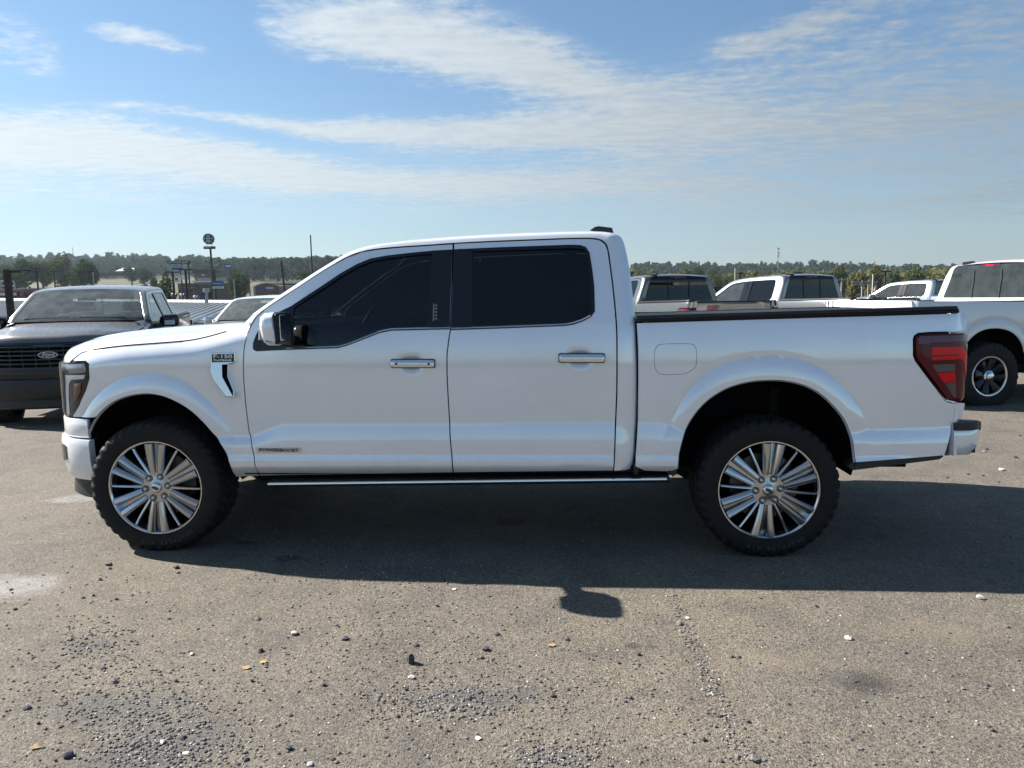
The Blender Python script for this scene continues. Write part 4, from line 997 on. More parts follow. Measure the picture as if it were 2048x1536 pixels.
    for sg in np.linspace(-0.5, 0.5, 9):
        a = La(0.63)+(Lt-2*La(0.63))*(sg+0.5); obj('grille_bar', sweep(NOSE, [a-0.006, a, a+0.006], [(-0.03, gz1), (-0.03, gz0), (-0.05, gz0), (-0.05, gz1)]), 'gloss_black', gr)
    for sg in (1, -1):
        a0 = La(0.655); a0 = a0 if sg == 1 else Lt-a0; obj('grille_frame', sweep(NOSE, [a0-0.02, a0, a0+0.02], [(0.004, gz1), (0.008, gz0), (-0.05, gz0), (-0.05, gz1)]), 'gloss_black', gr)
    obj('grille_frame', sweep(NOSE, gg, [(0.0, gz1+0.035), (0.008, gz1), (-0.05, gz1), (-0.05, gz1+0.03)]), 'gloss_black', gr)
    obj('grille_frame', sweep(NOSE, gg, [(0.012, gz0+0.022), (0.014, gz0-0.012), (-0.05, gz0-0.012), (-0.05, gz0+0.02)]), 'satin_chrome', gr)
    ez = gz0+(gz1-gz0)*0.60
    m_ = MB(); m_.lathe([(0.0, -0.010), (0.9, -0.010), (1.0, -0.004), (1.0, 0.02)], 40); m_.v = [(-0.928-XM+y, x*0.118, ez+z*0.046) for x, y, z in m_.v]; em = obj('emblem', fix(m_), 'emblem_dark', gr)
    m_ = MB(); m_.tube([(-0.9395-XM, 0.108*math.cos(a), ez+0.039*math.sin(a)) for a in np.linspace(0, 2*math.pi, 41)], 0.0035, 5, cap=False); obj('emblem_ring', m_, 'letter_white', gr)
    tm = text_mesh('Ford', 0.075, 0.002, 0.35, 0.95, 0.0); t_ = obj('emblem_lettering', tm, 'letter_white', gr, loc=(-0.939-XM, 0, ez), rot=(rad(90), 0, rad(-90)))
    # ---- tailgate, bed, rear bumper
    zt = U(1934, 625.3)[1]
    m_ = MB(); P = []
    for z, dx in ((0.62, 0.0), (0.80, 0.006), (0.98, 0.0), (1.0, -0.006), (1.28, -0.004), (1.36, 0.004), (zt-0.02, 0.0), (zt, -0.02), (zt, -0.07), (0.62, -0.07)):
        P.append([loc(4.786+dx-0.02*abs(t)**4, t*0.775, z) for t in np.linspace(-1, 1, 25)])
    m_.grid(P, close_u=True); m_.f += [[i*25 for i in range(10)], [i*25+24 for i in range(10)]]; tg = obj('tailgate', fix(m_), 'white_paint', R)
    m_ = MB(); m_.box((4.78-XM, -0.13, 1.215), (4.798-XM, 0.13, 1.27), 0.01); obj('tailgate_handle', m_, 'black_plastic', tg)
    m_ = MB(); m_.box((4.70-XM, -0.77, zt-0.004), (4.79-XM, 0.77, zt+0.008), 0.005); obj('tailgate_cap', m_, 'black_plastic', tg)
    for side in (1, -1):                                       # corner post beside the tailgate (below and above the lamp)
        for z0, z1 in ((0.60, U(1931, 806)[1]-0.003), (U(1934, 662.5)[1]+0.003, zt)):
            aa = np.linspace(TAIL.L[np.argmin(abs(TAIL.P[:, 0]-4.735)+(TAIL.P[:, 1] < 0.9))], TAIL.L[np.argmin(abs(TAIL.P[:, 1]-0.782))], 10)
            obj('bed_corner', sweep(TAIL, aa, [(0.0, z1), (0.0, z0), (-0.03, z0), (-0.03, z1)], side), 'white_paint', R)
    m_ = MB(); m_.box((2.96-XM, -0.54, 0.80), (4.74-XM, 0.54, 0.84)); m_.box((2.96-XM, -0.88, 1.07), (4.74-XM, -0.53, 1.10)); m_.box((2.96-XM, 0.53, 1.07), (4.74-XM, 0.88, 1.10)); m_.box((2.96-XM, -0.545, 0.82), (4.74-XM, -0.53, 1.09)); m_.box((2.96-XM, 0.53, 0.82), (4.74-XM, 0.545, 1.09)); obj('bed_floor', m_, 'black_plastic', R)
    m_ = MB(); m_.box((2.97-XM, -0.90, 0.74), (3.0-XM, 0.90, 1.395)); obj('bed_front', m_, 'white_paint', R)
    cz = U(1600, 618)[1]
    for i in range(4):
        x0, x1 = 3.0+0.43*i, 3.0+0.43*(i+1)-0.012
        ze = lambda x: float(np.interp(x, tx, tz)); m_ = MB(); m_.box((x0-XM, -0.86, 0.0), (x1-XM, 0.86, 0.016), 0.006); m_.v = [(vx, vy, vz+ze(vx+XM)-0.008) for vx, vy, vz in m_.v]
        obj('tonneau_panel', fix(m_), 'cover_black', R)
    # rear bumper
    def RB(px, py): p = at_y(px, py, 0.10); return (p[0], p[2])
    b_in, b_out = at_y(1905, 880, 0.05)[0], at_y(1959, 860, 0.22)[0]-0.03
    ztop, zcap, zbot = at_y(1925, 841, 0.1)[2], at_y(1925, 857, 0.1)[2], at_y(1925, 912, 0.1)[2]
    pl = [(b_in-0.0, 0.955), (b_in+0.10, 0.945), (b_out-0.06, 0.91), (b_out-0.012, 0.84), (b_out, 0.70), (b_out+0.01, 0.35), (b_out+0.01, 0)]
    pl = pl+[(x, -s) for x, s in pl[::-1][1:]]
    RBc = Corner(pl); RBc.sg = 1
    aa = list(np.linspace(0, RBc.L[-1], 70))
    rbm = obj('rear_bumper', sweep(RBc, aa, [(0.0, zcap-0.003), (0.006, zcap-0.02), (0.004, (zcap+zbot)/2-0.02), (-0.03, zbot+0.01), (-0.06, zbot), (-0.10, zbot+0.01), (-0.10, zcap)]), 'white_paint', R)
    P = []
    for a_ in aa:
        s_here = abs(RBc.at(a_)[1]); dz_ = 0.055*smooth01((0.90-s_here)/0.10)
        zc2 = zcap
        P.append([loc(*RBc.at(a_, o_), z) for o_, z in ((-0.10, ztop-dz_-0.004), (-0.006, ztop-dz_), (0.010, ztop-dz_-0.006), (0.010, zc2-dz_*0.6), (-0.10, zc2-dz_*0.6))])
    m_ = MB(); m_.grid(P, close_v=True); m_.f += [list(range(5)), [(len(P)-1)*5+i for i in range(5)]]
    obj('bumper_step', fix(m_), 'black_plastic', rbm)
    m_ = MB(); m_.box((4.68-XM, -0.88, 0.60), (4.90-XM, 0.88, 0.66)); obj('bumper_beam', m_, 'underbody', R)
    # ---- chassis
    m_ = MB()
    for s in (-0.45, 0.45): m_.box((-0.75-XM, s-0.04, 0.42), (4.7-XM, s+0.04, 0.58))
    for x in (-0.5, 0.9, 1.9, 2.8, 4.5): m_.box((x-0.04-XM, -0.45, 0.46), (x+0.04-XM, 0.45, 0.56))
    m_.box((0.35-XM, -0.9, 0.50), (2.95-XM, 0.9, 0.535)); m_.box((-0.6-XM, -0.40, 0.45), (0.9-XM, 0.40, 0.9)); m_.box((3.9-XM, -0.3, 0.5), (4.6-XM, 0.5, 0.72))
    ch = obj('chassis', m_, 'underbody', R)
    for x in (0.0, 3.69):
        m_ = MB(); m_.tube([(x-XM, -0.82, 0.402), (x-XM, 0.82, 0.402)], 0.05, 10); m_.tube([(x-XM-0.02, 0.02, 0.40), (x-XM+0.16, 0.02, 0.41)], [0.16, 0.10], 12); obj('axle', m_, 'underbody', R)
        for s in (-0.62, 0.62):
            m_ = MB(); m_.tube([(x-XM+0.10, s, 0.42), (x-XM+0.14, s*0.92, 0.95)], 0.035, 8); obj('shock_absorber', m_, 'underbody', R)
    # ---- cabin
    m_ = MB(); P = [[loc(0.62, s, 1.36), loc(0.80, s, 1.40), loc(1.02, s, 1.385), loc(1.08, s, 1.30), loc(1.02, s, 1.10), loc(0.62, s, 1.05)] for s in np.linspace(-0.88, 0.88, 9)]; m_.grid(P, close_v=True); obj('dashboard', fix(m_), 'interior', R)
    m_ = MB(); c0 = np.array([1.20, 0.40, 1.32]); q = [(c0[0]+0.075*math.sin(a), c0[1]+0.185*math.cos(a), c0[2]+0.175*math.sin(a)) for a in np.linspace(0, 2*math.pi, 33)]
    m_.tube([loc(*p) for p in q], 0.016, 7); m_.tube([loc(1.2, 0.40, 1.32), loc(1.0, 0.40, 1.25)], [0.06, 0.04], 8); m_.tube([loc(1.2, 0.22, 1.32), loc(1.2, 0.58, 1.32)], 0.018, 6); obj('steering_wheel', m_, 'leather', R)
    for x0, s0 in ((1.30, 0.42), (1.30, -0.42), (1.98, 0.42), (1.98, -0.42)):
        m_ = MB(); m_.box((x0-XM, -s0-0.26, 0.72), (x0+0.52-XM, -s0+0.26, 0.98), 0.06)
        bx = MB(); bx.box((x0+0.42-XM, -s0-0.25, 0.92), (x0+0.60-XM, -s0+0.25, 1.50), 0.06); bx.v = [(x+(z-0.92)*0.22, y, z) for x, y, z in bx.v]; m_.add(bx.v, bx.f)
        bx = MB(); bx.box((x0+0.60-XM, -s0-0.14, 1.52), (x0+0.70-XM, -s0+0.14, 1.68), 0.04); m_.add(bx.v, bx.f); obj('seat', fix(m_), 'leather', R)
    m_ = MB(); P = [[loc(x, s, z) for s in np.linspace(-0.62, 0.62, 5)] for x, z in ((1.25, 1.86), (1.7, 1.89), (2.3, 1.9), (2.62, 1.86))]; m_.grid(P); obj('headliner', m_, 'interior', R)
    m_ = MB(); m_.box((1.02-XM, -0.13, 1.70), (1.05-XM, 0.13, 1.77), 0.012); obj('rear_view_mirror', m_, 'black_plastic', R)
    m_ = MB(); m_.box((0.5-XM, -0.9, 0.56), (2.85-XM, 0.9, 0.60)); obj('cabin_floor', m_, 'interior', R)
    # ---- wheels
    for side in (1, -1):
        make_wheel(R, 0.0, side, spin=rad(-3), steer=rad(1.5)); make_wheel(R, 3.69, side, spin=0)
    # ---- badges (both wings carry the vent, the near one its lettering)
    def flat(lst): return UL(lst)
    vent = flat([(423.6, 705.5), (471.6, 704.6), (472, 725.5), (457.6, 727.8), (459, 751.5), (472, 778.8), (473.8, 792.5), (459, 792), (430, 758.8), (422.8, 742.3)])
    vz1 = max(q[1] for q in vent)
    for side in (1, -1):
        m_ = MB(); m_.prism(vent, lambda u, v, d: loc(u, F(u, v)+(d+max(0, vz1-0.062-v)*0.16 if d > 0.0 else d), v, side), -0.004, 0.012, 0.004); vn = obj('fender_vent', fix(m_), 'chrome', R)
        m_ = MB(); m_.prism(flat([(446, 728.5), (457, 728), (458, 752), (471.5, 780), (472.5, 791), (448.5, 753)]), lambda u, v, d: loc(u, F(u, v)+(d+max(0, vz1-0.062-v)*0.16 if d > 0 else d), v, side), -0.002, 0.0138); obj('vent_mesh', fix(m_), 'void_black', vn)
        m_ = MB(); m_.prism(flat([(425.8, 708), (469.5, 707), (470, 723.4), (426.2, 724.4)]), lambda u, v, d: loc(u, F(u, v)+d, v, side), 0.0, 0.0165, 0.001); bd = obj('fender_badge', fix(m_), 'badge_black', R)
        if side == 1:
            for txt, (px, py), sz, w in (('F-150', (448, 712.6), 0.030, 0.116), ('PLATINUM', (448, 720.2), 0.0145, 0.108)):
                x, z = U(px, py); tm = text_mesh(txt, sz, 0.0008, 0.0, 1.0, 0.0006); wd = tm.vertices and (max(v.co.x for v in tm.vertices)-min(v.co.x for v in tm.vertices))
                t_ = obj('badge_lettering', tm, 'letter_white', bd, loc=loc(x, F(x, z)+0.0178, z), rot=(rad(90), rad(0.8), 0)); t_.scale.x = w/wd
    for side in (1,):
        pb = flat([(513.3, 896.2), (602.4, 895.2), (602.6, 904.4), (513.5, 905.8)])
        m_ = MB(); m_.prism(pb, lambda u, v, d: loc(u, F(u, v)+d, v, side), 0.0, 0.004, 0.001); bd = obj('door_badge', fix(m_), 'satin_chrome', R)
        x, z = U(558, 900.3); tm = text_mesh('POWERBOOST', 0.026, 0.0008, 0.0, 1.0, 0.0008); wd = max(v.co.x for v in tm.vertices)-min(v.co.x for v in tm.vertices)
        t_ = obj('badge_lettering', tm, 'badge_black', bd, loc=loc(x, F(x, z)+0.0052, z), rot=(rad(90), rad(0.7), 0)); t_.scale.x = 0.245/wd
    return R
TRUCK = build_truck()
tag(TRUCK, 'white crew cab pickup parked side on in the foreground, with black tonneau cover', 'pickup truck')

# ------------------------------------------------------------------ terrain
FH = np.array([math.sin(CYAW), math.cos(CYAW)]); RH = np.array([math.cos(CYAW), -math.sin(CYAW)]); RZ = -CYAW
def polar(px, D): return (px-1024.0)/CF*D
def lot_z(x, y): return -0.028*max(0.0, y-2.5)*smooth01((3.5-x)/8.0)
SKY_PX = [-400, 0, 60, 100, 130, 150, 165, 200, 240, 270, 300, 330, 360, 400, 430, 470, 520, 560, 600, 640, 700, 1000, 1262, 1330, 1395, 1440, 1500, 1560, 1600, 1640, 1690, 1705, 1760, 1900, 2048, 2500]
SKY_PY = [508, 508, 507, 509, 503, 500, 509, 508, 504, 508, 506, 510, 513, 508, 512, 516, 514, 516, 514, 512, 516, 522, 525, 524, 522, 526, 524, 522, 519, 521, 520, 525, 528, 527, 527, 527]
def sky_h(px, D): return at_d(px, float(np.interp(px, SKY_PX, SKY_PY)), D)[2]
HD = [0, 34, 44, 62, 90, 140, 250, 350, 450, 600, 780, 1000, 2200]
def terr(u, D):
    """ground height at image column u (photo pixels) and depth D"""
    if D < 34: return None
    wl = 1-smooth01((u-700)/700.0)
    s = sky_h(u, 780)-13.5
    Lh = [0, -0.1, -2.2, -3.6, -3.4, -0.8, 4.2, 8.6, 13.5, 21, s, s+2, s-40]
    Rh = [0, -0.1, -1.0, -2.5, -3.0, -3.2, -3.0, -2.0, 1.5, 9, s, s+2, s-40]
    return float(np.interp(D, HD, [a*wl+b*(1-wl) for a, b in zip(Lh, Rh)]))
def ground_z(x, y):
    d = np.array([x-CC[0], y-CC[1]]); D = d@FH
    if D < 34: return lot_z(x, y)
    z = terr(1024+CF*(d@RH)/D, D)
    t = smooth01((D-34)/5); return z*t+lot_z(x, y)*(1-t)
def on_ground(px, D):
    P = CC[:2]+FH*D+RH*polar(px, D); return (P[0], P[1], ground_z(P[0], P[1]))

def noise_mat(name, stops, scale=0.05, rough=0.9, bump=0.0, bscale=2.0, detail=6):
    m, k, p = principled(name, stops[0][1], rough)
    tc = k.n('ShaderNodeTexCoord').outputs['Object']
    n1 = k.noise(tc, scale, detail, 0.62); k.set(p, 'Base Color', k.ramp(n1, stops))
    p.inputs['Specular IOR Level'].default_value = 0.2
    if bump: k.set(p, 'Normal', k.n('ShaderNodeBump', {'Strength': bump, 'Distance': 0.05, 'Height': k.noise(tc, bscale, 5, 0.6)}).outputs[0])
    return m
noise_mat('dry_grass', [(0.3, (0.049, 0.056, 0.026)), (0.48, (0.082, 0.078, 0.043)), (0.62, (0.111, 0.098, 0.059)), (0.75, (0.061, 0.070, 0.031))], 0.035)

def build_ground():
    Ds = np.concatenate([np.linspace(30, 60, 24), np.linspace(64, 200, 40), np.linspace(208, 900, 70), np.linspace(950, 3000, 18)])
    us = np.linspace(-2600, 4600, 150); P = []
    for D in Ds:
        P.append([(lambda q: (q[0], q[1], ground_z(q[0], q[1])-0.08))(CC[:2]+FH*D+RH*polar(u, D)) for u in us])
    m_ = MB(); m_.grid(P, flip=True)
    # close piece under and behind the camera
    a = [CC[:2]+FH*30.0+RH*polar(u, 30) for u in us]
    m_.grid([[(p[0], p[1], lot_z(*p)-0.08) for p in a], [(p[0]*3, -120.0, -0.08) for p in a]])
    tag(obj('ground', fix_up(m_), 'dry_grass'), kind='structure')
def fix_up(m_):
    f2 = []
    for f in m_.f:
        a, b, c = (np.array(m_.v[f[i]]) for i in (0, 1, 2)); n = np.cross(b-a, c-a); f2.append(f if n[2] > 0 else f[::-1])
    m_.f = f2; return m_

def asphalt():
    m, k, p = principled('asphalt', (0.12, 0.11, 0.1), 0.85)
    tc = k.n('ShaderNodeTexCoord').outputs['Object']
    big = k.noise(tc, 0.45, 5, 0.6); mid = k.noise(tc, 3.2, 5, 0.65); sp = k.noise(tc, 85, 3, 0.72); fine = k.noise(tc, 170, 2, 0.6)
    vor = k.n('ShaderNodeTexVoronoi', {'Vector': tc, 'Scale': 150.0}); chip = k.n('ShaderNodeSeparateColor', {0: vor.outputs['Color']}).outputs[0]
    base = k.ramp(big, [(0.30, (0.124, 0.112, 0.095)), (0.5, (0.168, 0.146, 0.115)), (0.70, (0.204, 0.173, 0.128))])
    base = k.mix(k.mrange(mid, 0.42, 0.75, 0, 0.55), base, (0.078, 0.075, 0.073, 1))
    base = k.mix(k.mrange(mid, 0.58, 0.30, 0.0, 0.30), base, (0.19, 0.17, 0.14, 1))
    # aggregate: dark binder between pale chips
    base = k.mix(k.mrange(sp, 0.50, 0.38, 0, 0.75), base, (0.035, 0.034, 0.035, 1))
    base = k.mix(k.mrange(chip, 0.84, 0.97, 0, 0.32), base, (0.33, 0.31, 0.28, 1))
    base = k.mix(k.mrange(chip, 0.10, 0.02, 0, 0.6), base, (0.03, 0.03, 0.032, 1))
    v2 = k.n('ShaderNodeTexVoronoi', {'Vector': tc, 'Scale': 72.0}); c2 = k.n('ShaderNodeSeparateColor', {0: v2.outputs['Color']}).outputs[1]
    grain = k.t.nodes.new('ShaderNodeVectorMath'); grain.operation = 'SCALE'; k.set(grain, 0, base); k.set(grain, 3, k.math('MULTIPLY', k.mrange(c2, 0.0, 1.0, 0.82, 1.18, False), k.mrange(chip, 0, 1, 0.88, 1.12, False))); base = grain.outputs[0]
    xyz = k.n('ShaderNodeSeparateXYZ', {0: tc}); X, Y = xyz.outputs[0], xyz.outputs[1]
    wob = k.math('MULTIPLY', k.math('SUBTRACT', k.noise(tc, 4.5, 4, 0.65), 0.5), 1.5)
    def blob(px, py, rx, ry, soft=0.5):
        c = at_z(px, py, 0)
        dx = k.math('DIVIDE', k.math('SUBTRACT', X, float(c[0])), rx); dy = k.math('DIVIDE', k.math('SUBTRACT', Y, float(c[1])), ry)
        r = k.math('ADD', k.math('SQRT', k.math('ADD', k.math('MULTIPLY', dx, dx), k.math('MULTIPLY', dy, dy))), wob)
        return k.mrange(r, 1.0, 1.0-soft, 0, 1)
    def many(L):
        o = None
        for q in L:
            b = blob(*q); o = b if o is None else k.math('MAXIMUM', o, b)
        return o
    oil = many([(575, 1116, 0.13, 0.07), (1020, 1043, 0.12, 0.10), (1268, 1291, 0.05, 0.03), (1304, 1293, 0.03, 0.02), (495, 1085, 0.08, 0.05), (1730, 1365, 0.16, 0.12, 0.9)])
    base = k.mix(k.math('MULTIPLY', oil, 0.62), base, (0.03, 0.028, 0.027, 1))
    rub = many([(330, 1490, 0.32, 0.22, 0.9), (250, 1420, 0.35, 0.16, 0.9), (930, 1395, 0.34, 0.10, 0.9), (800, 1140, 0.40, 0.14, 0.9), (1110, 1520, 0.18, 0.08, 0.9), (190, 1290, 0.25, 0.12, 0.9)])
    base = k.mix(k.math('MULTIPLY', rub, 0.55), base, (0.085, 0.085, 0.09, 1))
    tan = many([(1890, 1260, 0.5, 0.2, 0.9), (1560, 1320, 0.5, 0.12, 0.9), (330, 1120, 0.4, 0.2, 0.9)])
    base = k.mix(k.math('MULTIPLY', tan, 0.35), base, (0.235, 0.19, 0.135, 1))
    wet = many([(25, 1172, 0.36, 0.22, 0.75), (140, 999, 0.24, 0.14, 0.8)])
    base = k.mix(k.math('MULTIPLY', wet, 0.25), base, (0.07, 0.07, 0.072, 1))
    k.set(p, 'Base Color', base)
    k.set(p, 'Roughness', k.mix(wet, k.mrange(sp, 0.3, 0.7, 0.78, 0.95), (0.36, 0.36, 0.36, 1)))
    k.set(p, 'Specular IOR Level', k.math('ADD', 0.35, k.math('MULTIPLY', wet, 0.65)))
    h = k.math('ADD', k.math('MULTIPLY', sp, 1.0), k.math('ADD', k.math('MULTIPLY', fine, 0.35), k.math('MULTIPLY', chip, 0.35)))
    b = k.n('ShaderNodeBump', {'Strength': 0.95, 'Distance': 0.008, 'Height': h})
    k.set(p, 'Normal', b.outputs[0])
asphalt()
def build_lot():
    xs = np.concatenate([np.linspace(-60, -12, 20), np.linspace(-10, 14, 60), np.linspace(16, 75, 24)]); ys = np.concatenate([np.linspace(-25, -4, 6), np.linspace(-3, 14, 50), np.linspace(15, 31, 16)])
    m_ = MB(); m_.grid([[(x, y, lot_z(x, y)) for y in ys] for x in xs]); tag(obj('parking_lot', fix_up(m_), 'asphalt'), kind='structure')
build_ground(); build_lot()
# ------------------------------------------------------------------ vegetation
def leaf_mat(name, cols, trans=0.25):
    m = bpy.data.materials.new(name); m.use_nodes = True; k = NT(m.node_tree); MATS[name] = m
    tc = k.n('ShaderNodeTexCoord').outputs['Object']; oi = k.n('ShaderNodeObjectInfo')
    n1 = k.noise(tc, 0.35, 3, 0.6); n2 = k.n('ShaderNodeTexWhiteNoise', {'Vector': k.n('ShaderNodeNewGeometry').outputs['Position']}, noise_dimensions='3D')
    geo = k.n('ShaderNodeNewGeometry'); isl = geo.outputs['Random Per Island']
    f = k.math('ADD', k.math('MULTIPLY', n1, 0.55), k.math('ADD', k.math('MULTIPLY', isl, 0.25), k.math('MULTIPLY', oi.outputs['Random'], 0.25)))
    c = k.ramp(f, [(0.2+0.6*i/(len(cols)-1), q) for i, q in enumerate(cols)])
    d = k.n('ShaderNodeBsdfDiffuse', {'Color': c}); t = k.n('ShaderNodeBsdfTranslucent', {'Color': c})
    mx = k.n('ShaderNodeMixShader', {0: trans, 1: d.outputs[0], 2: t.outputs[0]}); k.n('ShaderNodeOutputMaterial', {'Surface': mx.outputs[0]})
leaf_mat('leaves_green', [(0.0214, 0.0416, 0.0187), (0.0367, 0.0643, 0.0245), (0.0551, 0.0832, 0.0324), (0.0734, 0.0945, 0.0396)], 0.3)
leaf_mat('leaves_olive', [(0.0447, 0.0614, 0.0231), (0.0760, 0.0892, 0.0314), (0.1118, 0.1140, 0.0388), (0.1520, 0.1388, 0.0462)], 0.3)
leaf_mat('leaves_wood', [(0.0162, 0.0367, 0.0242), (0.0259, 0.0500, 0.0288), (0.0369, 0.0617, 0.0317), (0.0490, 0.0675, 0.0348)], 0.3)
leaf_mat('leaves_rust', [(0.0201, 0.0393, 0.0227), (0.0325, 0.0499, 0.0272), (0.0461, 0.0574, 0.0317), (0.0620, 0.0643, 0.0363)], 0.3)
noise_mat('bark', [(0.35, (0.045, 0.038, 0.03)), (0.65, (0.10, 0.085, 0.07))], 6)
def leaf_cloud(rng, n_blob, n_leaf, size, shape=(1, 1, 1), lumps=None):
    """unit crown (radius about 1, centred) of small leaf faces gathered in clumps -> verts, quads arrays"""
    V, Fc = [], []
    for b in range(n_blob):
        while True:
            c = rng.uniform(-1, 1, 3)
            if 0.25 < np.linalg.norm(c) < 0.92: break
        c *= 0.86; br = rng.uniform(0.20, 0.36)
        for _ in range(n_leaf):
            d = rng.normal(size=3); d /= np.linalg.norm(d); p = (c+d*br*rng.uniform(0.55, 1.05))*np.array(shape)
            n = d+rng.normal(size=3)*0.55; n /= np.linalg.norm(n); t = np.cross(n, [0, 0, 1.0]); t /= np.linalg.norm(t)+1e-6; w = np.cross(n, t)
            s = size*rng.uniform(0.6, 1.3); s2 = s*rng.uniform(0.5, 0.9); o = len(V)
            V += [p-t*s-w*s2*0.3, p+w*s2*-0.8, p+t*s+w*s2*0.2, p+w*s2]
            Fc.append((o, o+1, o+2, o+3))
    return V, Fc
_rng = np.random.default_rng(5)
def crown_mesh(seed, blobs, leaves, size, shape):
    rng = np.random.default_rng(seed); V, Fc = leaf_cloud(rng, blobs, leaves, size, shape); me = bpy.data.meshes.new('crown'); me.from_pydata([tuple(v) for v in V], [], Fc); return me
def trunk_mesh(seed):
    rng = np.random.default_rng(seed); m_ = MB()
    m_.tube([(0, 0, -0.3), (0.02, 0, 0.0), (0.03, 0.02, 0.5), (0.0, 0.03, 1.2), (0.02, 0.0, 1.9)], [0.11, 0.085, 0.07, 0.05, 0.02], 7)
    for i in range(7):
        a = rng.uniform(0, 6.28); z0 = rng.uniform(0.5, 1.3); L = rng.uniform(0.45, 0.8)
        m_.tube([(0.02, 0.02, z0), (math.cos(a)*L*0.5, math.sin(a)*L*0.5, z0+L*0.45), (math.cos(a)*L, math.sin(a)*L, z0+L*0.7)], [0.035, 0.022, 0.008], 5)
    return m_.mesh('trunk')
CROWNS = [crown_mesh(11+i, 50, 36, 0.088, s) for i, s in enumerate(((1, 1, 0.95), (0.95, 1, 1.1), (1.05, 1, 0.85), (0.85, 0.9, 1.25)))]
TRUNKS = [trunk_mesh(3), trunk_mesh(4)]
tree_n = [0]
def tree(px, y_top, y_base, D, width_px, label, mat='leaves_green', group=None, crown_from=0.16):
    """tree whose base is at photo height y_base (or the ground) and top at y_top"""
    x, y, gz = on_ground(px, D); zt = at_d(px, y_top, D)[2]; zb = min(gz, at_d(px, y_base, D)[2]); H = max(2.5, zt-zb)
    R = empty('tree', (x, y, zb), tree_n[0]*1.7); i = tree_n[0]; tree_n[0] += 1
    w = width_px/CF*D/2; ch = H*(1-crown_from)/2
    t = bpy.data.objects.new('trunk', TRUNKS[i % 2]); COL.objects.link(t); t.parent = R; t.scale = (H*0.42, H*0.42, H*0.42)
    if not TRUNKS[i % 2].materials: TRUNKS[i % 2].materials.append(MATS['bark'])
    me = CROWNS[i % 4].copy(); me.materials.append(MATS[mat]); c = bpy.data.objects.new('crown', me); COL.objects.link(c); c.parent = R
    c.location = (0, 0, H*crown_from+ch); c.scale = (w, w, ch)
    tag(R, label, 'tree', group); return R

def woods(name, label, rng, cols, n, mat, spread):
    """a far wood reading as one mass: crowns of leaf clumps on the slope"""
    protos = []
    for i in range(6):
        V, Fc = leaf_cloud(np.random.default_rng(40+i), 14, 13, 0.215); protos.append((np.array(V), np.array(Fc)))
    VV, FF = [], []; off = 0
    for _ in range(n):
        px = rng.uniform(*cols); D = spread[0]+(spread[1]-spread[0])*rng.random()**0.8
        x, y, gz = on_ground(px, D); h = rng.uniform(9, 16)*(1.0 if D < 700 else 0.95); w = h*rng.uniform(0.30, 0.46)
        V, Fc = protos[rng.integers(6)]
        a = rng.uniform(0, 6.28); c, s = math.cos(a), math.sin(a); W = V.copy()
        W = np.stack([(V[:, 0]*c-V[:, 1]*s)*w+x, (V[:, 0]*s+V[:, 1]*c)*w+y, V[:, 2]*h*0.5+gz+h*0.52], 1)
        VV.append(W); FF.append(Fc+off); off += len(W)
    VV = np.concatenate(VV); FF = np.concatenate(FF); me = bpy.data.meshes.new(name); me.from_pydata(VV.tolist(), [], FF.tolist())
    return tag(obj(name, me, mat), label, 'woodland', kind='stuff')
rg = np.random.default_rng(21)
woods('woodland', 'dense green woodland covering the far ridge on the left', rg, (-160, 720), 900, 'leaves_wood', (560, 860))
woods('woodland', 'autumn tinted woodland low on the slope behind the shops', rg, (395, 760), 260, 'leaves_rust', (430, 600))
woods('woodland', 'dense green woodland covering the far ridge on the right', rg, (1180, 2200), 800, 'leaves_wood', (520, 860))
woods('woodland', 'yellowing woodland in front of the right ridge', rg, (1200, 2150), 420, 'leaves_olive', (330, 520))
woods('woodland', 'woodland on the ridge straight behind the white cab', rg, (700, 1200), 420, 'leaves_wood', (520, 860))
GL = 'trees beyond the low red building'
for a in [(10, 522, 578, 215, 62, 'pale green tree at the left edge, behind the tall brown light pole'), (62, 519, 578, 235, 56, 'green tree just right of the brown light pole arm, behind the red building'),
          (100, 512, 576, 245, 52, 'tall olive tree behind the left one of two slim lot lights', 'leaves_olive'), (137, 508, 576, 255, 56, 'tall olive tree right of the slim lot lights', 'leaves_olive'),
          (165, 527, 578, 225, 44, 'small dark tree at the left edge of the grass slope'), (185, 519, 580, 205, 52, 'dark rounded tree beside the white post on the grass slope'), (40, 530, 580, 205, 48, 'low green tree behind the white roof pipes')]:
    tree(*a, group=GL)
for a in [(341, 546, 592, 118, 42, 'dark round tree left of the plaza sign'), (318, 551, 583, 240, 18, 'small tree on the grass left of the plaza sign'), (300, 536, 568, 330, 40, 'broad tree at the right end of the white roofed house'), (275, 528, 566, 350, 34, 'tree behind the white roofed house'),
          (481, 540, 592, 150, 46, 'dark round tree right of the blue and white roadside sign'), (428, 570, 592, 140, 24, 'bushy tree behind the foot of the round coffee sign pole'), (497, 548, 585, 190, 26, 'grey green tree right of the dark round tree'),
          (620, 536, 575, 260, 40, 'tree behind the leaning wooden pole')]:
    tree(*a, group='trees along the shopping street')
i = 0
